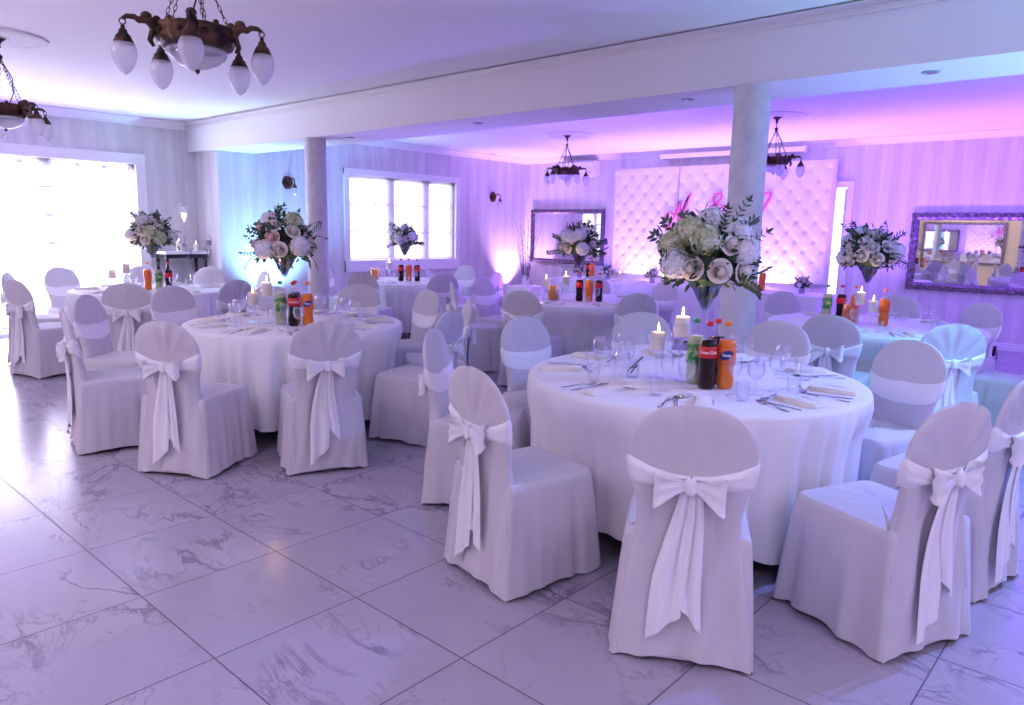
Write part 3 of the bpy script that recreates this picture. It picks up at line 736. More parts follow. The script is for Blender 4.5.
# ------------------------------------------------------------------ bouquets
def rose_mesh(name, m, R=.047):
    b = MB(); r = random.Random(4)
    n = 0
    for ring, (cnt, rad, hgt, open_) in enumerate(((3, .20, 1.06, .0), (4, .36, 1.02, .08), (5, .54, .93, .2), (6, .76, .76, .45), (7, 1.0, .52, .8))):
        for k in range(cnt):
            a0 = 2*PI*k/cnt+ring*.7+r.uniform(-.1, .1); wd = 2*PI/cnt*.72
            def fn(i, j):
                u = (i-3)/3; t = j/5
                a = a0+u*wd*(1-.15*t)
                rr = rad*R*(math.sin(t*PI*.5)**.7)*(1+open_*.35*t**4)*(1-.08*u*u*0)
                z = -R*.55+R*1.25*hgt*(t**1.1)*(1-.12*u*u)-open_*R*.30*t**5
                return (rr*math.cos(a), rr*math.sin(a), z)
            b.grid(fn, 7, 6)
    b.sphere((0, 0, R*.10), R*.5, 10, 7, sc=(1, 1, 1.25))
    return b.mesh(name, m)
def hyd_mesh(name, m, R=.070):
    b = MB(); r = random.Random(8); k = 90
    for i in range(k):
        z = 1-2*(i+.5)/k*.78; q = math.sqrt(max(0, 1-z*z)); a = i*2.39996
        n = Vector((q*math.cos(a), q*math.sin(a), z)); c = n*R*r.uniform(.9, 1.06)
        t1 = n.orthogonal().normalized(); t1.rotate(Matrix.Rotation(r.uniform(0, 6), 3, n)); t2 = n.cross(t1); s = R*.26
        for d in (t1, t2, -t1, -t2):
            w = n.cross(d)
            b.add([c, c+d*s*.5+w*s*.45+n*s*.12, c+d*s*1.05+n*s*.22, c+d*s*.5-w*s*.45+n*s*.12], [(0, 1, 2, 3)])
    b.sphere((0, 0, 0), R*.86, 12, 8)
    return b.mesh(name, m, True)
ROSE, BLUSH = rose_mesh('rose', M['rose']), rose_mesh('rose', M['blush'])
HYD, GHYD = hyd_mesh('hydrangea', M['hydra']), hyd_mesh('hydrangea', M['greenhyd'])
LIS = rose_mesh('small_bloom', M['hydra'], .022)
def leaf(b, p, d, n, L, W, mi=0):
    d = d.normalized(); w = n.cross(d)
    if w.length < 1e-4: w = d.orthogonal()
    w.normalize(); n2 = d.cross(w)
    b.add([p, p+d*L*.35+w*W+n2*L*.04, p+d*L*.75+w*W*.7+n2*L*.02, p+d*L-n2*L*.10, p+d*L*.75-w*W*.7+n2*L*.02, p+d*L*.35-w*W+n2*L*.04, p+d*L*.4-n2*L*.03, p+d*L*.75-n2*L*.05],
          [(0, 1, 6), (1, 2, 7, 6), (2, 3, 7), (3, 4, 7), (4, 5, 6, 7), (5, 0, 6)], mi)
def foliage_mesh(seed, R, H_):
    r = random.Random(seed); b = MB()
    for i in range(560):
        z = r.uniform(-.45, 1); a = r.uniform(0, 2*PI); q = math.sqrt(max(.05, 1-z*z)) if z > 0 else 1-.3*abs(z)
        n = Vector((q*math.cos(a), q*math.sin(a), z)); k = r.uniform(.4, 1.0)
        p = Vector((n.x*R*k, n.y*R*k, .07+n.z*H_*k)); d = n+Vector((r.uniform(-.6, .6), r.uniform(-.6, .6), r.uniform(-.5, .5)))
        leaf(b, p, d, n, r.uniform(.035, .065), r.uniform(.009, .015), 0 if r.random() < .8 else 1)
    b.sphere((0, 0, .07), .135, 16, 10, 0, sc=(1, 1, .9))
    return b.mesh('foliage', [M['leaf'], M['leaf2']])
def sprig_mesh(seed, L):
    r = random.Random(seed); b = MB(); pts = []; cur = Vector((0, 0, 0)); d = Vector((0, 0, 1)); bend = r.uniform(.4, 1.1)
    for i in range(9):
        pts.append(cur.copy()); d = Vector((math.sin(bend*i/8), r.uniform(-.06, .06), math.cos(bend*i/8))); cur = cur+d*L/8
    b.tube(pts, .0022, 5, 0, .0008)
    mi = r.choice((0, 0, 1)); wide = r.random() < .4
    for i in range(2, 9):
        for sg in (-1, 1):
            t = pts[i]-pts[i-1]; side = Vector((0, sg, 0))*.9+t.normalized()*.7
            leaf(b, pts[i], side, Vector((1, 0, .3)), (.045 if wide else .034)*r.uniform(.7, 1.1), .010 if wide else .0045, mi)
    leaf(b, pts[-1], pts[-1]-pts[-2], Vector((1, 0, 0)), .04, .008, mi)
    return b.mesh('sprig', [M['leaf'], M['leaf2']])
SPR = [sprig_mesh(i, .17+.02*(i % 4)) for i in range(8)]
FOL = [foliage_mesh(20+i, .21, .24) for i in range(3)]
def orient(v, roll=0):
    q = Vector(v).to_track_quat('Z', 'Y'); return (q.to_matrix() @ Matrix.Rotation(roll, 3, 'Z')).to_euler()
def bouquet(x, y, z, label, seed, rose='ivory', nr=12, nh=4, ng=1, s=1.0, face=None, group='tall bouquets on the round tables', special=None):
    r = random.Random(seed)
    t = thing('flower_bouquet', label, 'bouquet', (x, y, z), 0, group); t.scale = (s, s, s)
    link('foliage', FOL[seed % 3], t, (0, 0, 0), (0, 0, r.uniform(0, 6)))
    camd = Vector((-x, -y, .3)).normalized()
    spots = []
    tries = 0
    need = nr+nh+ng+6
    while len(spots) < need and tries < 900:
        tries += 1
        zz = r.uniform(-.15, 1); a = r.uniform(0, 2*PI); q = math.sqrt(max(0, 1-zz*zz)); n = Vector((q*math.cos(a), q*math.sin(a), zz))
        if all((n-m).length > (.52 if tries < 500 else .40) for m in spots): spots.append(n)
    spots.sort(key=lambda n: -n.dot(camd)+r.uniform(-.35, .35))
    kinds = []
    big = [HYD]*nh+[GHYD]*ng
    roses = [ROSE]*nr if rose == 'ivory' else [BLUSH]*(nr//3)+[ROSE]*(nr-nr//3)
    allk = [(k, 1) for k in big]+[(k, 0) for k in roses]; r.shuffle(allk)
    for n, (k, bg) in zip(spots, allk):
        p = Vector((n.x*.20, n.y*.20, .07+n.z*.20))
        link('hydrangea' if bg else 'rose', k, t, p, orient(n, r.uniform(0, 6)))
    for n in spots[len(allk):]:
        p = Vector((n.x*.22, n.y*.22, .07+n.z*.22)); link('small_bloom', LIS, t, p, orient(n))
    for i in range(20):
        a = 2*PI*i/20+r.uniform(-.2, .2); zz = r.choice((-.25, 0, .2, .5, .9, 1.4, 2.0)); n = Vector((math.cos(a), math.sin(a), zz)).normalized()
        link('sprig', SPR[r.randrange(8)], t, n*.13+Vector((0, 0, .06)), orient(n, r.uniform(0, 6)))
    return t
def vase(x, y, label, group='tall cone vases on the round tables'):
    t = thing('cone_vase', label, 'vase', (x, y, ZT), 0, group)
    b = MB(); b.lathe([(.001, 0), (.055, 0), (.055, .006), (.02, .012), (.008, .02)], 32); build('base', b, M['glass'], t, True, 40)
    b = MB(); b.lathe([(.008, .018), (.006, .10), (.006, .28), (.009, .335)], 16, caps=False); build('stem', b, M['glass'], t)
    b = MB(); b.lathe([(.009, .335), (.020, .345), (.035, .38), (.075, .46), (.118, .535), (.116, .535), (.072, .46), (.03, .382), (.01, .35)], 36, caps=False); build('cone_bowl', b, M['vaseglass'], t)
    b = MB(); r = random.Random(2)
    for i in range(26): 
        a = r.uniform(0, 6.28); q = r.uniform(.2, .85)
        b.tube([(.018*math.cos(a+2)*q, .018*math.sin(a+2)*q, .36), (.095*q*math.cos(a), .095*q*math.sin(a), .53)], .004, 5)
    for i in range(30):
        a = r.uniform(0, 6.28); h = r.uniform(.38, .5); q = (h-.34)*.5
        leaf(b, Vector((q*math.cos(a), q*math.sin(a), h)), Vector((math.cos(a+1), math.sin(a+1), .6)), Vector((math.cos(a), math.sin(a), 0)), .05, .014)
    build('stems_inside', b, M['leaf'], t)
VZ = ZT+.50
SPECS = {'near': ((-1.775, 3.455), 'big bouquet of ivory roses and green hydrangea on the nearest table', 11, 'ivory', 11, 5, 3, 1.05),
 'left': ((-5.07, 3.02), 'bouquet with blush and ivory roses on front left table', 12, 'blush', 14, 4, 1, 1.02),
 'corner': ((-8.42, 3.40), 'white and green bouquet before the big left window', 13, 'ivory', 9, 4, 3, 1.0),
 'window': ((-7.98, 6.62), 'small dark-leaved white bouquet before the far window', 14, 'ivory', 8, 3, 0, .82),
 'middle': ((-4.80, 6.40), 'white bouquet before the small wall mirror, on middle back table', 15, 'ivory', 10, 5, 0, .98),
 'back': ((-1.96, 6.74), 'white rose bouquet left of big mirror, on right back table', 16, 'ivory', 14, 4, 0, 1.0)}
for k, ((x, y), lab, sd, rk, nr, nh, ng, s) in SPECS.items():
    vase(x, y, 'tall stemmed glass cone vase on the '+TN[k]); bouquet(x, y, VZ, lab, sd, rk, nr, nh, ng, s)

# ------------------------------------------------------------------ bottles
def wrap_text(txt, size, R, z, mat_, parent, a0=0.0, ext=.0004, shear=.25):
    cu = bpy.data.curves.new('lettering', 'FONT'); cu.body = txt; cu.size = size; cu.align_x = 'CENTER'; cu.align_y = 'CENTER'; cu.extrude = ext; cu.shear = shear; cu.offset = .0005; cu.resolution_u = 3
    o = bpy.data.objects.new('tmp', cu); C.objects.link(o); dg = bpy.context.evaluated_depsgraph_get(); dg.update()
    me = bpy.data.meshes.new_from_object(o.evaluated_get(dg)); bpy.data.objects.remove(o)
    for v in me.vertices:
        a = v.co.x/R; rr = R+.0006+v.co.z
        v.co = Vector((rr*math.sin(a), -rr*math.cos(a), z+v.co.y))
    me.materials.clear(); me.materials.append(mat_); me.name = 'lettering'
    return link('lettering', me, parent)
BP = [(.001, 0), (.030, .0), (.038, .008), (.041, .03), (.040, .06), (.037, .085), (.039, .11), (.042, .15), (.0425, .19), (.041, .215), (.033, .25), (.020, .280), (.0135, .295), (.0130, .312)]
def bottle_meshes():
    out = {}
    def liquid(m, fill=.235): b = MB(); b.lathe([(max(r-.0012, .001), z+.001) for r, z in BP if z < fill]+[(.035, fill), (.001, fill)], 28, caps=False); return b.mesh('drink', m)
    b = MB(); b.lathe(BP, 28, caps=False); out['shell'] = b.mesh('bottle_wall', M['pet'])
    for k, m in (('cola', 'cola'), ('orange', 'orangeade'), ('mint', 'mintdrink')): out[k] = liquid(M[m])
    def lab(m, z0, z1): b = MB(); b.lathe([(.0412, z0), (.0432, z0+.002), (.0436, (z0+z1)/2), (.0432, z1-.002), (.0412, z1)], 28, caps=False); return b.mesh('paper_label', M[m])
    out['lcola'] = lab('redlabel', .150, .205); out['lorange'] = lab('orangelabel', .120, .20); out['lmint'] = lab('greenlabel', .10, .20)
    for k, m in (('ccola', 'redcap'), ('corange', 'orangecap'), ('cmint', 'greencap')):
        b = MB(); b.lathe([(.0155, .300), (.0160, .302), (.0160, .318), (.0145, .321), (.001, .321)], 24, rib=.02, ribn=12); out[k] = b.mesh('cap', M[m])
    return out
BM = bottle_meshes()
def bottle(kind, x, y, label, text=False, s=1.0):
    t = thing('soft_drink_bottle', label, 'bottle', (x, y, ZT), 0, 'soft drink bottles on the tables'); t.scale = (s, s, s)
    a = math.atan2(-x, y); t.rotation_euler = (0, 0, math.atan2(-y, -x)+PI/2)
    link('bottle_wall', BM['shell'], t); link('drink', BM[kind], t); l = link('paper_label', BM['l'+kind], t); link('cap', BM['c'+kind], t)
    if text:
        if kind == 'cola': wrap_text('Coca-Cola', .0205, .0436, .178, M['whiteink'], l)
        elif kind == 'orange':
            b = MB()
            def fn(i, j): 
                aa = (i-8)/8*.75; v = (j-3)/3; w = math.sqrt(max(0, 1-(aa/.76)**2)); return (.0441*math.sin(aa), -.0441*math.cos(aa), .165+.022*v*w+.012*aa)
            b.grid(fn, 17, 7); build('label_patch', b, M['bluelabel'], l)
            wrap_text('Fanta', .020, .0444, .165, M['whiteink'], l)
BT = {'near': (((-1.595, 3.165), 'cola', 'front cola bottle with red label'), ((-1.535, 3.235), 'orange', 'orange soda bottle'), ((-1.70, 3.24), 'mint', 'green-capped apple mint drink bottle'), ((-1.62, 3.30), 'cola', 'rear cola bottle with red cap')),
 'left': (((-4.745, 2.89), 'cola', 'front cola bottle with red label'), ((-4.70, 2.98), 'orange', 'orange-red soda bottle'), ((-4.87, 2.86), 'mint', 'green labelled drink bottle'), ((-4.85, 2.97), 'cola', 'rear cola bottle')),
 'corner': (((-8.06, 3.41), 'cola', 'cola bottle'), ((-8.17, 3.35), 'mint', 'green labelled drink bottle'), ((-8.26, 3.27), 'orange', 'yellow-orange drink bottle')),
 'window': (((-7.80, 6.54), 'orange', 'orange soda bottle'), ((-7.87, 6.46), 'cola', 'left cola bottle'), ((-7.72, 6.62), 'cola', 'right cola bottle')),
 'middle': (((-4.54, 6.25), 'orange', 'orange soda bottle'), ((-4.63, 6.20), 'cola', 'left cola bottle'), ((-4.45, 6.30), 'cola', 'right cola bottle')),
 'back': (((-2.16, 6.74), 'cola', 'cola bottle'), ((-2.06, 6.80), 'orange', 'red-orange soda bottle'), ((-2.26, 6.68), 'mint', 'green-capped drink bottle'), ((-1.76, 6.58), 'orange', 'orange soda bottle beside the candles'))}
for k, l in BT.items():
    for (x, y), kd, lab in l: bottle(kd, x, y, lab+' on the '+TN[k], k in ('near', 'left'), 1.0 if k in ('near', 'left') else .95)
# juice jug
def jug(x, y, label, m='juice'):
    t = thing('juice_jug', label, 'jug', (x, y, ZT), 0, 'juice jugs on the tables')
    b = MB(); b.lathe([(.001, 0), (.055, 0), (.06, .01), (.062, .09), (.055, .16), (.05, .19), (.054, .21)], 28, caps=False); build('jug_wall', b, M['glass'], t)
    b = MB(); b.lathe([(.001, .006), (.057, .008), (.060, .09), (.053, .155), (.001, .155)], 28); build('juice', b, M[m], t)
    b = MB(); b.tube([(.055, 0, .18), (.095, 0, .17), (.10, 0, .10), (.06, 0, .05)], .007, 8); build('handle', b, M['glass'], t)
jug(-4.87, 6.06, 'jug of amber juice at left of middle back table'); jug(-8.25, 6.30, 'jug of brown juice on the table below far window'); jug(-2.03, 6.58, 'jug of red juice on the right back table', 'orangeade')

# ------------------------------------------------------------------ candles
def candle(x, y, stand_h, ch, label, cr=.036, thin=False, z=ZT):
    t = thing('pillar_candle', label, 'candle', (x, y, z+stand_h+.004), 0, 'lit white candles on the tables')
    b = MB(); b.lathe([(.001, 0), (cr, 0), (cr, ch-.004), (cr-.004, ch), (cr*.6, ch-.006), (.001, ch-.008)], 24); build('wax_body', b, M['wax'], t, True, 40)
    b = MB(); b.tube([(0, 0, ch-.01), (.001, 0, ch+.006)], .0012, 6); build('wick', b, M['black_plastic'], t)
    b = MB(); b.lathe([(.0005, ch+.002), (.005, ch+.008), (.0065, ch+.016), (.0045, ch+.028), (.0015, ch+.042), (.0002, ch+.05)], 12); build('flame', b, M['flame'], t)
def holder(x, y, h, label, z=ZT):
    t = thing('glass_candle_holder', label, 'candle holder', (x, y, z), 0, 'glass candle holders on the tables')
    b = MB(); b.lathe([(.001, 0), (.045, 0), (.045, .005), (.012, .012)], 28); build('base', b, M['glass'], t, True, 40)
    b = MB(); b.lathe([(.012, .010), (.008, .03), (.008, h-.03), (.014, h-.012)], 16, caps=False); build('stem', b, M['glass'], t)
    b = MB(); b.lathe([(.012, h-.012), (.046, h-.004), (.048, h), (.048, h+.003), (.001, h+.003)], 28, caps=False); build('dish', b, M['glass'], t, True, 40)
    b = MB(); b.lathe([(.046, h+.002), (.047, h+.03), (.050, h+.075), (.049, h+.075), (.0455, h+.03)], 28, caps=False); build('cup', b, M['glass'], t)
CD = {'near': (((-1.79, 3.26), .215, .10, 'taller lit candle in front of the vase'), ((-1.90, 3.22), .14, .09, 'lower lit candle left of the vase')),
 'left': (((-5.02, 2.84), .20, .10, 'taller lit candle right'), ((-5.12, 2.78), .13, .09, 'lower lit candle left')),
 'corner': (((-8.38, 3.10), .18, .10, 'right-hand candle'), ((-8.50, 3.00), .12, .09, 'left-hand candle')),
 'window': (((-8.05, 6.40), .16, .09, 'lit candle'),),
 'middle': (((-4.70, 6.05), .17, .09, 'right-hand candle'), ((-5.02, 6.12), .12, .09, 'left-hand candle')),
 'back': (((-1.92, 6.47), .17, .10, 'left-hand lit candle'), ((-1.80, 6.40), .12, .09, 'right-hand lit candle'))}
for k, l in CD.items():
    for (x, y), h, ch, lab in l:
        holder(x, y, h, 'stemmed glass holder under the '+lab.replace(' lit', '')+', '+TN[k]); candle(x, y, h, ch, lab+' on the '+TN[k])
# glass cylinder with dark twigs, and blue ornament on the nearest table
t = thing('glass_cylinder_vase', 'small clear glass cylinder with crossed dark sticks on nearest table', 'vase', (-1.985, 3.13, ZT))
b = MB(); b.lathe([(.001, 0), (.032, 0), (.033, .004), (.033, .085), (.0315, .085), (.0315, .008), (.001, .008)], 24, caps=False); build('glass_wall', b, M['glass'], t)
b = MB(); b.tube([(-.03, 0, .03), (.05, .01, .11)], .004, 6); b.tube([(-.025, .01, .045), (.03, -.01, .06)], .005, 6); b.tube([(-.01, 0, .02), (.02, .01, .07)], .004, 6); build('cinnamon_sticks', b, M['twig'], t)
for i, (x, y, c, s, r) in enumerate(((-2.83, .0, 0, 0, 0),)): pass

# ------------------------------------------------------------------ head table along the back wall
hx0, hx1, hy0, hy1 = -7.3, -3.15, 9.0, 9.7
t = thing('long_head_table', 'long straight head table under white cloth before the tufted panel', 'table', ((hx0+hx1)/2, (hy0+hy1)/2, 0))
w2, d2 = (hx1-hx0)/2, (hy1-hy0)/2
b = MB(); b.box(-w2+.02, -d2+.02, .72, w2-.02, d2-.02, .748, bev=.004); build('tabletop', b, M['ply'], t, False)
for sx in (-1, 1):
    for sy in (-1, 1):
        b = MB(); b.tube([(sx*(w2-.2), sy*(d2-.1), .72), (sx*(w2-.2), sy*(d2-.1), 0)], .02, 12); build('leg', b, LEGM, t)
def rect_cloth(w, d, zt, hem, folds, seed):
    r = random.Random(seed); b = MB(); per = []; P_ = 4*(w+d); n = 420
    for i in range(n):
        q = i/n*P_
        if q < 2*w: p, nn = (-w+q, -d), (0, -1)
        elif q < 2*w+2*d: p, nn = (w, -d+q-2*w), (1, 0)
        elif q < 4*w+2*d: p, nn = (w-(q-2*w-2*d), d), (0, 1)
        else: p, nn = (-w, d-(q-4*w-2*d)), (-1, 0)
        per.append((p, nn, q))
    for j, t_ in enumerate([0, .02, .08, .25, .5, .75, 1]):
        pass
    T = [0, .012, .05, .15, .3, .5, .7, .85, 1]
    def fn(i, j):
        (x, y), (nx, ny), q = per[i]; t_ = T[j]
        f = (.016*math.sin(q*folds+seed)+.008*math.sin(q*folds*2.3))*t_**.5+.012*t_**.3*(1 if j else 0)
        return (x+nx*f, y+ny*f, zt-(zt-hem)*t_)
    b.grid(fn, n, len(T), closeu=True, flip=True)
    b.add([(-w, -d, zt), (w, -d, zt), (w, d, zt), (-w, d, zt)], [(0, 1, 2, 3)])
    return b
c = build('tablecloth', rect_cloth(w2, d2, .752, .03, 26, 1), M['cloth'], loc=((hx0+hx1)/2, (hy0+hy1)/2, 0))
tag(c, 'long white cloth on the straight head table before the tufted panel', 'tablecloth')
where = ['at the far left', 'second from left', 'in the middle', 'second from right', 'at the far right']
for i, (x, y) in enumerate(((-7.02, 9.38), (-6.5, 9.4), (-5.7, 9.4), (-4.95, 9.38), (-3.5, 9.38))):
    t = thing('bud_vase', 'small clear glass posy vase '+where[i]+' of the head table', 'vase', (x, y, ZT), 0, 'posy vases on the head table')
    b = MB(); b.lathe([(.001, 0), (.035, 0), (.038, .03), (.03, .08), (.036, .10)], 20, caps=False); build('glass_wall', b, M['vaseglass'], t)
    bouquet(x, y, ZT+.09, 'little white posy '+where[i]+' of the head table', 30+i, 'ivory', 5, 1, 0, .40, group='posies on the head table')
for i, (x, y, k) in enumerate(((-6.72, 9.30, 'orange'), (-6.83, 9.36, 'cola'), (-5.38, 9.32, 'orange'), (-4.0, 9.32, 'orange'))):
    bottle(k, x, y, ('orange soda' if k == 'orange' else 'cola')+' bottle on the head table, '+['left group front', 'left group rear', 'middle', 'right part'][i])
for i in range(9):
    x = -7.2+i*.43; o = ['leftmost', 'second from left', 'third from left', 'fourth from left', 'middle', 'fourth from right', 'third from right', 'second from right', 'rightmost'][i]
    put('glass_goblet', GOB, 'round clear goblet on the head table, '+o, 'glass', x, 9.10, ZT, 0, 'goblets on the head table')
    put('folded_napkin', NAP, 'ivory napkin on the head table, '+o, 'napkin', x+.15, 9.17, ZT, .1, 'napkins on the head table')
for i, x in enumerate((-6.3, -5.55, -4.6)):
    candle(x, 9.45, 0, .09, 'white pillar candle standing on head table, '+['left', 'middle', 'right'][i]+' of three')

# side table with twig vase in the far corner
def cube_cloth_table(x, y, w, d, h, label, lab2):
    t = thing('side_table', label, 'table', (x, y, 0)); b = MB(); b.box(-w+.01, -d+.01, h-.03, w-.01, d-.01, h-.004, bev=.004); build('tabletop', b, M['ply'], t, False)
    for sx in (-1, 1):
        for sy in (-1, 1): b = MB(); b.tube([(sx*(w-.05), sy*(d-.05), h-.03), (sx*(w-.05), sy*(d-.05), 0)], .016, 10); build('leg', b, LEGM, t)
    c = build('tablecloth', rect_cloth(w, d, h, .03, 30, 3), M['cloth'], loc=(x, y, 0)); tag(c, lab2, 'tablecloth')
cube_cloth_table(-9.25, 10.65, .30, .28, .42, 'small side table under white cloth below the small mirror', 'white cloth over small side table with purple-lit twigs, far corner')
def twig_vase(x, y, z, label, n, h, seed, m_v, spread=.16):
    r = random.Random(seed); t = thing('twig_vase', label, 'vase', (x, y, z))
    b = MB(); b.lathe([(.001, 0), (.05, 0), (.06, .02), (.07, .10), (.06, .18), (.066, .20), (.062, .20), (.056, .18), (.066, .10), (.001, .02)], 28); build('vase_body', b, m_v, t)
    for i in range(n):
        a = r.uniform(0, 6.28); L = h*r.uniform(.65, 1); q = spread*r.uniform(.3, 1); pts = []
        for k in range(8):
            u = k/7; pts.append((.03*math.cos(a)*(1-u)+q*math.cos(a)*u**.9+r.uniform(-.008, .008), .03*math.sin(a)*(1-u)+q*math.sin(a)*u**1.3+r.uniform(-.008, .008), .04+L*u))
        b = MB(); b.tube(pts, .005, 6, 0, .002)
        for k in range(2, 8):
            p = Vector(pts[k]); dv = Vector((r.uniform(-1, 1), r.uniform(-1, 1), 1.3)).normalized(); b.tube([p, p+dv*.05], .003, 5, 0, .001); b.sphere(p+dv*.05, .008, 6, 4)
        build('twig', b, M['twig'], t)
twig_vase(-9.2, 10.6, .42, 'white vase of dark purple-lit twigs in far corner', 13, 1.15, 3, M['white_plastic'], .46)
twig_vase(-9.95, 4.62, 0.62, 'vase with tall dark budding twigs by the left wall corner', 5, .62, 6, M['white_plastic'], .34)
t = thing('low_stand', 'low white stand under the dark twigs in the left corner', 'stand', (-9.95, 4.62, 0))
b = MB(); b.box(-.2, -.17, .58, .2, .17, .62, bev=.006); build('top', b, M['trim'], t, False)
for sx in (-1, 1):
    for sy in (-1, 1): b = MB(); b.box(sx*.17-.018, sy*.14-.018, 0, sx*.17+.018, sy*.14+.018, .58, bev=.003); build('leg', b, M['trim'], t, False)
# console table against the left wall
t = thing('console_table', 'grey console table with white top and dark legs by left window', 'table', (-10.72, 4.72, 0))
b = MB(); b.box(-.2, -.30, 1.04, .2, .34, 1.075, bev=.006); build('top', b, M['trim'], t, False)
b = MB(); b.box(-.18, -.28, .98, .18, .32, 1.04, bev=.004); build('apron', b, M['tableleg'], t, False)
for sx in (-1, 1):
    for sy in (-.26, .29): b = MB(); b.box(sx*.15-.02, sy-.02, 0, sx*.15+.02, sy+.02, .98, bev=.004); build('leg', b, M['tableleg'], t, False)
t = thing('wall_lantern', 'small white wall lantern with pointed glass in left wall corner', 'lamp', (-10.95, 4.85, 1.62))
b = MB(); b.box(0, -.03, -.02, .02, .03, .14, bev=.004); b.tube([(.02, 0, .1), (.08, 0, .12), (.12, 0, .1)], .008); build('bracket', b, M['trim'], t, False)
b = MB(); b.lathe([(.02, .02), (.045, .03), (.05, .1), (.02, .12), (.001, .12)], 16, cx=.12, z0=-.02); build('cap', b, M['trim'], t)
b = MB(); b.lathe([(.001, -.13), (.015, -.10), (.032, -.05), (.036, 0), (.03, .02)], 16, cx=.12); build('glass_shade', b, mat('lit_warm_bulb_glass', (1, .9, .8), .4, emit=(1, .8, .6), es=1.2), t)
for i, (x, y, h) in enumerate(((-10.62, 4.66, .14), (-10.60, 4.9, .10))):
    candle(x, y, 0, h, 'white candle on the console table by left window, '+['taller left', 'shorter right'][i], z=1.075)

# light switch
t = thing('light_switch', 'grey double light switch on the narrow wall step', 'switch', (-10.60, YS1, 1.20))
b = MB(); b.box(-.075, -.008, -.04, .075, 0, .04, bev=.003); build('plate', b, M['grey_plastic'], t, False)
for x in (-.035, .035): b = MB(); b.box(x-.028, -.013, -.028, x+.028, -.007, .028, bev=.002); build('rocker', b, M['steel'], t, False)

# ------------------------------------------------------------------ mirrors
def wall_mirror(x0, x1, z0, z1, label, fwid, yb=YB, flip=1):
    cx, cz = (x0+x1)/2, (z0+z1)/2; t = thing('wall_mirror', label, 'mirror', (cx, yb-.02*flip, cz)); w, h = (x1-x0)/2, (z1-z0)/2
    b = MB(); prof = [(0, 0), (0, .035), (.15, .05), (.35, .032), (.5, .045), (.7, .03), (.9, .022), (1, .012), (1, 0)]
    # mitred moulding swept round, with carved beading
    n = len(prof); segs = []
    cor = [(-1, -1), (1, -1), (1, 1), (-1, 1)]
    path = []
    for k in range(4):
        a, c_ = cor[k], cor[(k+1) % 4]; L = (2*w if k % 2 == 0 else 2*h); m_ = max(4, int(L/.02))
        for q in range(m_): u = q/m_; path.append((lerp(a[0], c_[0], u), lerp(a[1], c_[1], u), u*L))
    def fn(i, j):
        sx, sz, L = path[i]; q, y = prof[j]; ww, hh = w-fwid*q, h-fwid*q
        y += .007*math.sin(L*60+(2 if j > 3 else 0))*(1 if 0 < j < 7 else 0)
        e = .004*math.sin(L*45) if j in (0, 1) else 0
        return (sx*(ww+e), -y*flip, sz*(hh+e))
    b.grid(fn, len(path), n, closeu=True); build('carved_frame', b, M['frame'], t)
    b = MB(); b.add([(-w+fwid*.95, -.010*flip, -h+fwid*.95), (w-fwid*.95, -.010*flip, -h+fwid*.95), (w-fwid*.95, -.010*flip, h-fwid*.95), (-w+fwid*.95, -.010*flip, h-fwid*.95)], [(0, 1, 2, 3) if flip > 0 else (3, 2, 1, 0)])
    build('mirror_glass', b, M['mirror'], t, False)
    b = MB(); b.box(-w+.02, -.006 if flip > 0 else -.019, -h+.02, w-.02, .019 if flip > 0 else .006, h-.02); build('backing', b, M['ply'], t, False)
k_ = YB/9.7*.998
wall_mirror(-8.31*k_, -6.80*k_+.0, H-.54*k_, H+.345*k_, 'smaller carved-frame mirror reflecting lilac stripes, left of tufted panel', .085)
wall_mirror(-2.39*k_, -.45, H-.60*k_, H+.29*k_, 'large carved-frame mirror on purple wall at right', .10)

# ------------------------------------------------------------------ tufted panel
px0, px1, pz1, py = -7.94, -3.97, 2.62, YB-.13
sx_ = -6.60
t = thing('tufted_backdrop', 'tall white diamond-tufted backdrop panel on the back wall', 'backdrop', ((px0+px1)/2, py, 0))
cx = (px0+px1)/2; GX, GZ = .29, .31; pz0 = .72
def tuft(x, z):
    u = x/GX; v = z/GZ
    a = u+v; c_ = u-v   # diagonal grid: buttons where both are integers
    fa = abs(a-round(a)); fc = abs(c_-round(c_))
    return -.012*(math.exp(-(fa/.14)**1.3)*.5+math.exp(-(fc/.14)**1.3)*.5)-.020*math.exp(-((fa**2+fc**2)/.02))
for (xa, xb) in ((px0, sx_-.004), (sx_+.004, px1)):
    nx = int((xb-xa)/.025); nz = int((pz1-pz0)/.025); b = MB()
    def fn(i, j):
        x = xa+(xb-xa)*i/(nx-1); z = pz0+(pz1-pz0)*j/(nz-1)
        e = min(1, (x-xa)/.03, (xb-x)/.03, (z-pz0)/.03, (pz1-z)/.03); e = max(e, 0)
        return (x-cx, -(.0+(.045+tuft(x, z))*math.sin(e*PI/2)), z)
    b.grid(fn, nx, nz)
    b.box(xa-cx, -.0005, pz0, xb-cx, .10, pz1)
    b.box(xa-cx, .02, 0, xb-cx, .10, pz0)
    build('tufted_panel', b, M['tuft'], t)
bt = MB(); bt.sphere((0, 0, 0), .012, 10, 6, sc=(1, .6, 1)); bme = bt.mesh('button', M['button'])
cnt = 0
for i in range(-60, 0):
    for j in range(6, 22):
        x = i*GX/2; z = j*GZ/2
        if (i+j) % 2: continue
        if px0+.05 < x < px1-.05 and pz0+.04 < z < pz1-.04 and abs(x-sx_) > .02:
            cnt += 1
            link('button', bme, t, (x-cx, .012, z))
print('buttons', cnt)
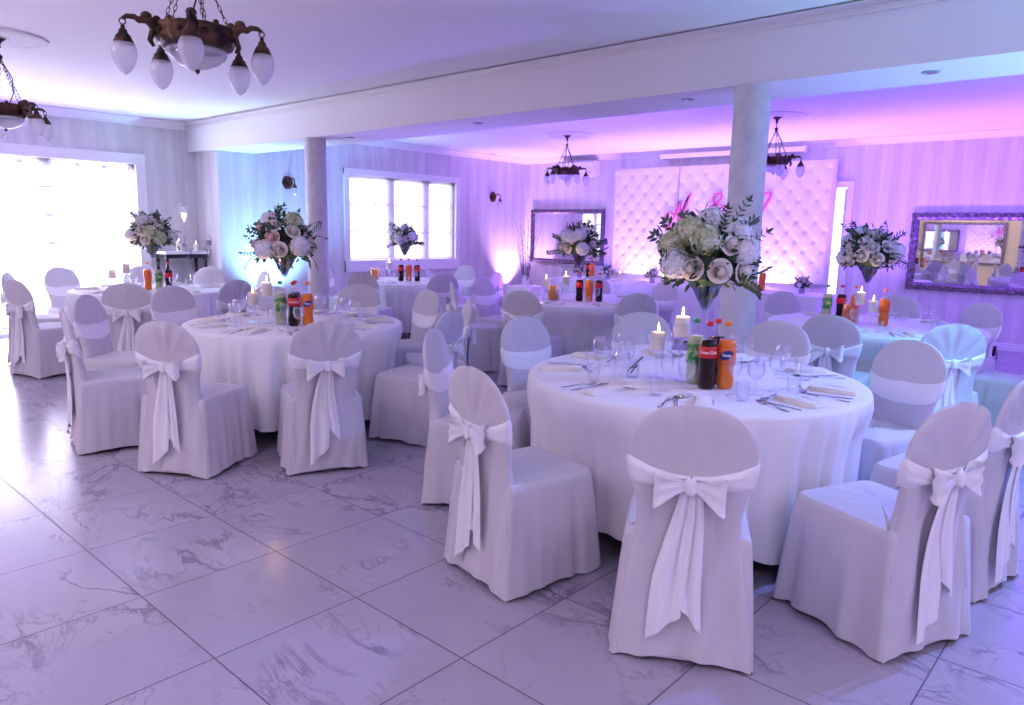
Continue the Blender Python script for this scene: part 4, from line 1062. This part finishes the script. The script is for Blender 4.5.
# pink cursive letters
def stroke(pts, name, parent=None):
    # pts: (px, py, halfwidth px) in photo-derived layout, smoothed with catmull-rom
    P3 = [(-6.83+(a-665)*.01836, 1.61-(c_-225)*.01696, w*.0185) for a, c_, w in pts]
    out = []
    for i in range(len(P3)-1):
        p0 = P3[max(0, i-1)]; p1 = P3[i]; p2 = P3[i+1]; p3 = P3[min(len(P3)-1, i+2)]
        for q in range(6):
            u = q/6
            out.append(tuple(.5*((2*p1[k])+(-p0[k]+p2[k])*u+(2*p0[k]-5*p1[k]+4*p2[k]-p3[k])*u*u+(-p0[k]+3*p1[k]-3*p2[k]+p3[k])*u**3) for k in range(3)))
    out.append(P3[-1]); return out
def letter(strokes, label):
    b = MB(); xs = [p[0] for s_ in strokes for p in stroke(s_, '')]; zs = [p[1] for s_ in strokes for p in stroke(s_, '')]
    ox, oz = sum(xs)/len(xs), min(zs)
    for s_ in strokes:
        o = stroke(s_, ''); n = len(o)
        def fn(i, j):
            p = o[i]; a = o[min(i+1, n-1)]; c_ = o[max(i-1, 0)]; dx, dz = a[0]-c_[0], a[1]-c_[1]; L = math.hypot(dx, dz) or 1; nx, nz = -dz/L, dx/L
            sg, y = ((-1, 0), (1, 0), (1, -.02), (-1, -.02))[j % 4]; y = .03 if y == 0 else y
            return (p[0]+nx*p[2]*sg-ox, y, p[1]+nz*p[2]*sg-oz)
        b.grid(fn, n, 5)
        k = len(b.v)-5*n; b.f.append((k, k+n, k+2*n, k+3*n)); b.m.append(0); b.f.append((k+n-1, k+4*n-1, k+3*n-1, k+2*n-1)); b.m.append(0)
    o = build('cursive_letter', b, M['pink'], None, False, loc=(ox, py-.047, oz)); tag(o, label, 'letter', 'pink cursive letters on the backdrop')
def Q(l): return [(640+a/7.05, 140+c_/7.05, w) for a, c_, w in l]
letter([Q([(240, 520, .6), (212, 508, .6), (182, 530, .7), (168, 580, .8), (182, 618, .8), (212, 610, .7), (240, 560, .6), (262, 490, .8), (285, 425, .7)]),
        Q([(285, 425, .8), (283, 470, 1.5), (280, 520, 1.6), (285, 570, 1.0)]), Q([(285, 570, .6), (315, 490, .6), (345, 410, .7), (368, 372, .6)]),
        Q([(352, 390, 1.0), (332, 450, 1.7), (320, 510, 1.7), (322, 560, 1.2), (345, 560, .7), (372, 530, .6)])], 'pink cursive letter M on the tufted backdrop')
letter([Q([(605, 465, .6), (560, 450, .6), (520, 460, .7), (500, 480, .7)]), Q([(600, 540, .9), (570, 500, 1.1), (540, 455, 1.1), (525, 410, .9), (545, 378, .7), (575, 378, .7), (580, 405, .8), (550, 440, .8), (520, 480, .8), (510, 520, .9), (530, 550, .9), (570, 540, .8), (600, 500, .7), (615, 465, .6)])], 'pink ampersand on the tufted backdrop')
letter([Q([(820, 440, .7), (850, 400, .7), (885, 375, .8), (903, 385, 1.0), (895, 420, 1.2), (870, 470, 1.2), (850, 520, 1.0), (845, 560, .8)])], 'pink cursive letter partly hidden behind the thick column')

# ------------------------------------------------------------------ things on wall and ceiling
t = thing('air_conditioner', 'white wall air conditioner behind the far bronze chandelier', 'air conditioner', (-8.82, YB, 2.50))
b = MB(); b.box(-.43, -.21, 0.03, .43, .012, .30, bev=.02); build('housing', b, M['white_plastic'], t, False)
b = MB(); b.box(-.40, -.20, .0, .40, -.05, .035, bev=.008); build('louvre', b, M['white_plastic'], t, False)
b = MB(); b.box(-.42, -.214, .275, .42, -.02, .302, bev=.004); build('air_inlet', b, M['grey_plastic'], t, False)
b = MB(); b.box(.30, -.213, .07, .38, -.209, .085); build('display', b, M['grey_plastic'], t, False)
t = thing('projection_screen_case', 'long white roll-up screen case under the cornice above the backdrop', 'screen case', (-5.72, YB-.13, 2.78))
b = MB(); b.box(-1.25, -.045, -.02, 1.25, .045, .055, bev=.012); build('case', b, M['white_plastic'], t, False)
for x in (-1.27, 1.25): b = MB(); b.box(x, -.05, -.03, x+.02, .05, .06, bev=.004); build('end_cap', b, M['white_plastic'], t, False)
b = MB(); b.box(-1.2, -.015, -.035, .97, .015, -.018, bev=.003); build('slot_bar', b, M['grey_plastic'], t, False)
def acorn_shade(b, z, r=.04, n=24, cx=0, cy=0, k=1):
    b.lathe([(r*.82, z), (r*1.0, z-.018*k), (r*1.08, z-.040*k), (r*1.02, z-.068*k), (r*.80, z-.098*k), (r*.45, z-.125*k), (.001, z-.140*k)], n, cx=cx, cy=cy, rib=.02, ribn=12)
def sconce(x, y, z, nrm, label):
    t = thing('wall_sconce', label, 'lamp', (x, y, z), math.atan2(nrm[1], nrm[0])-PI/2, 'bronze wall sconces')   # local +y points out
    b = MB()
    def fn(i, j):
        a = 2*PI*i/28; q, yy = [(1, 0), (1, .008), (.85, .02), (.6, .016), (.3, .03), (.02, .034)][j]
        return (.09*q*math.cos(a)*(1+.05*math.cos(6*a)), yy+.002, .10*q*math.sin(a)*(1+.05*math.cos(6*a)))
    b.grid(fn, 28, 6, closeu=True, flip=True); build('back_plate', b, M['bronze'], t)
    b = MB(); b.tube([(0, .03, 0), (0, .10, .03), (0, .15, .06), (0, .20, .04), (0, .21, -.01), (0, .205, -.03)], [.012, .011, .010, .010, .009, .008], 10)
    b.tube([(0, .05, .0), (0, .08, -.04), (0, .05, -.07), (0, .03, -.05)], .007, 8); build('arm', b, M['bronze'], t)
    b = MB(); b.lathe([(.006, -.02), (.012, -.03), (.022, -.045), (.034, -.075), (.040, -.085), (.036, -.09), (.001, -.088)], 24, cx=0, cy=.205, rib=.04, ribn=12); build('lamp_cap', b, M['bronze'], t)
    b = MB(); acorn_shade(b, -.085, .046, 24, 0, .205, .9); build('lamp_shade', b, M['frost'], t)
sconce(XW, 6.20, 2.12, (1, 0), 'bronze wall sconce on the pale blue lit wall left of slim column')
sconce(XW, 10.75, 2.11, (1, 0), 'bronze wall sconce on the purple wall right of the far window')
def chandelier(x, y, zc, zr, label, rot=0, R=.29, s=1.0):
    t = thing('bronze_chandelier', label, 'chandelier', (x, y, zr), rot, 'bronze chandeliers with frosted shades')
    Hh = zc-zr
    b = MB(); b.lathe([(.001, Hh), (.065, Hh), (.07, Hh-.01), (.045, Hh-.03), (.02, Hh-.05), (.012, Hh-.075), (.02, Hh-.085), (.001, Hh-.095)], 24); build('canopy', b, M['bronze'], t)
    b = MB(); b.tube([(0, 0, Hh-.09), (0, 0, Hh-.15)], .006, 8); b.sphere((0, 0, Hh-.16), .022, 12, 8); build('hook', b, M['bronze'], t)
    rr = .155
    # ring: shallow bronze dish with rim ornament
    b = MB(); b.lathe([(.06, .055), (rr*.9, .05), (rr+.018, .055), (rr+.028, .045), (rr+.018, .03), (rr+.022, .0), (rr+.008, -.03), (rr*.82, -.045), (rr*.78, -.035), (rr*.7, .0), (.06, .03)], 60, rib=.02, ribn=20)
    for k in range(10):
        a = 2*PI*k/10; b.sphere(((rr+.012)*math.cos(a), (rr+.012)*math.sin(a), .055), .022 if k % 2 == 0 else .014, 10, 7, sc=(1, 1, 1.25))
        b.sphere(((rr+.022)*math.cos(a+.3), (rr+.022)*math.sin(a+.3), .012), .016, 8, 6, sc=(1, 1, .8))
    build('ring', b, M['bronze'], t)
    b = MB(); b.lathe([(.118, -.03), (.135, -.045), (.128, -.07), (.10, -.10), (.055, -.122), (.016, -.130), (.001, -.131)], 40, rib=.012, ribn=20); build('glass_bowl', b, M['frost'], t)
    b = MB(); b.lathe([(.001, -.128), (.010, -.132), (.012, -.14), (.005, -.150), (.001, -.153)], 14); build('finial', b, M['bronze'], t)
    for k in range(5):
        a = 2*PI*k/5; er = Vector((math.cos(a), math.sin(a), 0)); Z = Vector((0, 0, 1))
        def W(q, z): return er*q+Z*z
        b = MB(); b.tube([W(rr-.01, -.01), W(rr+.03, .045), W(rr+.06, .060), W(rr+.09, .050), W(R-.03, .060), W(R, .058), W(R+.02, .045)], [.018, .024, .022, .015, .013, .011, .008], 10)
        b.tube([W(rr+.05, .06), W(rr+.03, .02), W(rr+.045, -.03), W(rr+.03, -.055)], [.016, .014, .012, .007], 8)
        b.sphere(W(rr+.055, .075), .022, 8, 6, sc=(1.1, 1.1, .8))
        b.tube([W(R+.02, .045)+Vector((0, 0, -.012))+(er*math.cos(q)+Z*math.sin(q))*.013 for q in [2*PI*i/12 for i in range(12)]], .003, 6, closed=True)
        arm = build('arm', b, M['bronze'], t)
        p = W(R+.02, 0)
        b = MB(); b.lathe([(.004, .020), (.010, .014), (.008, .004), (.017, -.004), (.020, -.018), (.030, -.028), (.036, -.045), (.043, -.056), (.040, -.062), (.001, -.06)], 24, cx=p.x, cy=p.y, rib=.03, ribn=12); build('lamp_cap', b, M['bronze'], t)
        b = MB(); acorn_shade(b, -.056, .050, 28, p.x, p.y, 1.0); build('lamp_shade', b, M['frost'], t)
    # chains of oval links converging on the hook
    top = Vector((0, 0, Hh-.165))
    for k in range(5):
        a = 2*PI*k/5+.3; e = Vector((rr*.95*math.cos(a), rr*.95*math.sin(a), .065)); d = e-top; L = d.length; dn = d.normalized(); n = max(6, int(L/.026)); b = MB()
        s1 = dn.orthogonal().normalized(); s2 = dn.cross(s1)
        for i in range(n):
            c_ = top+d*((i+.5)/n); sd = s1 if i % 2 else s2; l2 = L/n*.66
            b.tube([c_+dn*l2*math.cos(q)+sd*.0065*math.sin(q) for q in [2*PI*m_/10 for m_ in range(10)]], .0019, 5, closed=True)
        build('chain', b, M['bronze'], t)
    b = MB(); b.tube([top, Vector((.05, .02, (Hh-.165)*.75)), Vector((.075, .03, (Hh)*.45)), Vector((.05, .05, .15)), Vector((.02, .03, .06))], .004, 6); build('cable', b, M['black_plastic'], t)
    m = thing('ceiling_rose', 'round white plaster medallion on ceiling above the '+label.replace('bronze ', '').split(',')[0], 'medallion', (x, y, zc), 0, 'plaster ceiling roses')
    b = MB(); prof = [(.34, 0), (.345, -.008), (.33, -.018), (.31, -.010), (.29, -.016), (.26, -.008), (.20, -.012), (.15, -.006), (.12, -.014), (.09, -.012), (.001, -.012)]
    def fn(i, j):
        a = 2*PI*i/96; r_, z = prof[j]
        if 3 < j < 8: z -= .006*abs(math.sin(8*a+j*.6))
        if j < 2: r_ += .006*math.cos(16*a)
        return (r_*math.cos(a), r_*math.sin(a), z)
    b.grid(fn, 96, len(prof), closeu=True); build('rim_relief', b, M['plaster'], m)
    b = MB(); b.lathe([(.08, -.010), (.07, -.02), (.001, -.022)], 32); build('centre_boss', b, M['plaster'], m)
chandelier(-3.57, 1.70, CZF, 2.33, 'bronze chandelier nearest the camera, at the top left', 2.0)
chandelier(-7.15, 1.80, CZF, 2.33, 'bronze chandelier cut by left picture edge, before left window', .5)
chandelier(-7.05, 9.0, CZB, 2.36, 'bronze chandelier hanging before the air conditioner', .9)
chandelier(-3.83, 9.0, CZB, 2.36, 'bronze chandelier right of the thick column, before the backdrop', .3)

# uplights standing on the floor
LC = {'violet': (.28, .11, 1.0), 'pink': (.80, .45, 1), 'cyan': (.26, .64, 1.0), 'blue': (.22, .30, 1.0)}
def spot(loc, to, col, e, size=100, blend=.9, rad=.05):
    l = bpy.data.lights.new('lamp_beam', 'SPOT'); l.energy = e; l.color = col; l.spot_size = math.radians(size); l.spot_blend = blend; l.shadow_soft_size = rad
    o = bpy.data.objects.new('lamp_beam', l); C.objects.link(o); o.location = loc
    o.rotation_euler = (Vector(to)-Vector(loc)).to_track_quat('-Z', 'Y').to_euler(); return o
def uplight(x, y, tx, ty, col, e, label, size=110, z=0):
    t = thing('floor_uplight', label, 'spotlight', (x, y, z), math.atan2(ty-y, tx-x)-PI/2, 'coloured uplights along the walls')
    b = MB(); b.lathe([(.05, .05), (.062, .06), (.065, .16), (.07, .17), (.062, .17), (.06, .165)], 24, caps=False); b.lathe([(.001, .05), (.05, .05)], 24, caps=False); build('can', b, M['black_plastic'], t)
    b = MB(); b.lathe([(.001, .163), (.060, .164)], 24, caps=False); build('lens', b, M['glass'], t)
    b = MB(); b.tube([(-.075, 0, .11), (-.078, 0, .02), (0, 0, .006), (.078, 0, .02), (.075, 0, .11)], .006, 8); build('yoke', b, M['black_plastic'], t)
    spot((x, y, z+.20), (tx, ty, 2.3), col, e, size)
uplight(-10.02, 11.15, -10.2, 11.3, LC['pink'], 240, 'black uplight in the far corner throwing pink light', 90)
uplight(-8.3, 10.9, -8.3, 11.1, LC['violet'], 220, 'black uplight below the smaller mirror')
uplight(-7.2, 11.25, -7.2, 11.4, LC['pink'], 120, 'black uplight behind head table, left end of backdrop')
uplight(-6.0, 11.25, -6.0, 11.4, LC['pink'], 120, 'black uplight behind the middle of the head table')
uplight(-4.8, 11.25, -4.8, 11.4, LC['pink'], 120, 'black uplight behind the right end of the head table')
uplight(-3.2, 10.7, -3.2, 10.9, LC['violet'], 340, 'black uplight on the floor right of the lit doorway')
uplight(-1.6, 10.7, -1.6, 10.9, LC['violet'], 340, 'black uplight on the floor under the large mirror')
uplight(.6, 10.7, .6, 10.9, LC['violet'], 380, 'black uplight at the right end of the back wall')
uplight(-9.75, 5.75, -10.05, 5.95, LC['cyan'], 260, 'black uplight below the sconce on the pale blue wall')
uplight(.55, 5.3, .3, 5.4, LC['cyan'], 260, 'black uplight beyond the right picture edge under the beam', 120)
uplight(-10.8, 1.4, -10.9, 1.5, LC['violet'], 260, 'black uplight at the left window')
uplight(-6.1, 7.7, -6.1, 7.8, LC['violet'], 260, 'black uplight on the floor between the middle back tables', 150)
uplight(.9, 8.2, -.4, 8.6, LC['violet'], 320, 'black uplight beyond the right picture edge near the back wall', 150)
uplight(1.2, -.9, 1.2, -.8, (.77, .63, 1), 250, 'black fill uplight added behind the camera, right', 125)  # unseen fill, added to bounce soft light off the front ceiling
uplight(-5.0, -1.6, -5.0, -1.4, (.77, .63, 1), 520, 'black fill uplight added behind the camera, left', 125)  # second added lamp out of view, lifts ceiling and near furniture by bounce
# rectangular area lamp, used by the added ceiling panels
def area(name, loc, rot, sx, sy, e, col):
    l = bpy.data.lights.new(name, 'AREA'); l.shape = 'RECTANGLE'; l.size = sx; l.size_y = sy; l.energy = e; l.color = col
    o = bpy.data.objects.new(name, l); C.objects.link(o); o.location = loc; o.rotation_euler = rot; return o
# fill panels added in the unseen front ceiling to brighten the near chairs
def fill_panel(x, y, e, label, col=(.84, .70, 1), s=.5):
    t = thing('added_ceiling_panel', label, 'light', (x, y, CZF), 0, 'added fill-light panels of the front hall')
    b = MB(); b.box(-s/2-.02, -s/2-.02, -.012, s/2+.02, s/2+.02, 0, bev=.003); build('frame', b, M['trim'], t, False)
    b = MB(); b.box(-s/2, -s/2, -.015, s/2, s/2, -.011); build('diffuser', b, mat('fill_panel_diffuser', (.9, .9, .9), .5, emit=(1, .98, 1), es=2), t, False)
    area('fill_panel_glow', (x, y, CZF-.03), (0, 0, 0), s, s, e, col)
for i, (x, y) in enumerate(((-1.6, -1.2), (.9, -.6), (-4.6, -1.4), (1.6, 2.2), (-7.6, -1.2))):
    fill_panel(x, y, 17, 'added square fill-light panel behind the camera, '+['middle', 'right', 'left', 'far right', 'far left'][i])
for x, y, tx, ty, c, e, lb in ((.3, 5.34, -.2, 4.2, LC['blue'], 330, 'blue wash spotlight under the beam beyond the right edge'), (0.0, 5.34, -1.05, 5.6, (.10, .62, 1), 110, 'added cyan spotlight under the beam aimed at the pleated bow chair')):  # the cyan spot is added to tint the pleated chair more strongly
    t = thing('beam_spotlight', lb, 'spotlight', (x, y, SOF)); b = MB(); b.lathe([(.04, 0), (.045, -.10), (.04, -.11), (.001, -.105)], 20); build('can', b, M['black_plastic'], t)
    spot((x, y, SOF-.14), (tx, ty, .8), c, e, 110 if e > 200 else 48)
# front wall things, seen only in the big mirror
wall_mirror(-6.3, -4.0, .7, 2.0, 'framed mirror on the cream wall behind the camera', .08, YN, -1)
t = thing('flush_ceiling_lamp', 'small brass flush ceiling lamp near the cream wall', 'lamp', (-5.0, -2.7, CZF))
b = MB(); b.lathe([(.001, 0), (.16, 0), (.17, -.03), (.15, -.05)], 30, caps=False); build('brass_rim', b, mat('brass', (.6, .4, .15), .3, 1), t)
b = MB(); b.lathe([(.15, -.05), (.12, -.09), (.001, -.11)], 30, caps=False); build('lit_bowl', b, mat('warm_lit_bowl', (1, .85, .6), .5, emit=(1, .75, .42), es=6), t)
l = bpy.data.lights.new('warm_lamp', 'POINT'); l.energy = 25; l.color = (1, .72, .4); l.shadow_soft_size = .12; o = bpy.data.objects.new('warm_lamp', l); C.objects.link(o); o.location = (-5.0, -2.7, CZF-.2)

# candle glow
for k, l_ in CD.items():
    (x, y), h, ch, _ = l_[0]
    l = bpy.data.lights.new('candle_glow', 'POINT'); l.energy = 1.2; l.specular_factor = .1; l.color = (1, .6, .3); l.shadow_soft_size = .01
    o = bpy.data.objects.new('candle_glow', l); C.objects.link(o); o.location = (x, y, ZT+h+ch+.05)

# daylight
w = bpy.data.worlds.new('overcast_day'); S.world = w; w.use_nodes = True
w.node_tree.nodes['Background'].inputs[0].default_value = (.62, .50, 1, 1); w.node_tree.nodes['Background'].inputs[1].default_value = .95
# daylight entering through the left and far windows
#area('daylight_left', (XL+.12, 3.2, 1.25), (0, -PI/2, 0), 2.0, 2.2, 60, (.86, .88, 1))
#area('daylight_far', (XW+.12, 7.0, 1.6), (0, -PI/2, 0), 1.1, 1.4, 25, (.95, .88, 1))

S.view_settings.view_transform = 'Standard'; S.view_settings.look = 'None'; S.view_settings.gamma = 1; S.view_settings.exposure = .5
S.view_settings.use_curve_mapping = False
S.cycles.max_bounces = 8; S.cycles.transparent_max_bounces = 24; S.cycles.diffuse_bounces = 4; S.cycles.glossy_bounces = 4
S.cycles.use_denoising = True; S.cycles.caustics_reflective = False; S.cycles.caustics_refractive = False; S.cycles.sample_clamp_indirect = 4
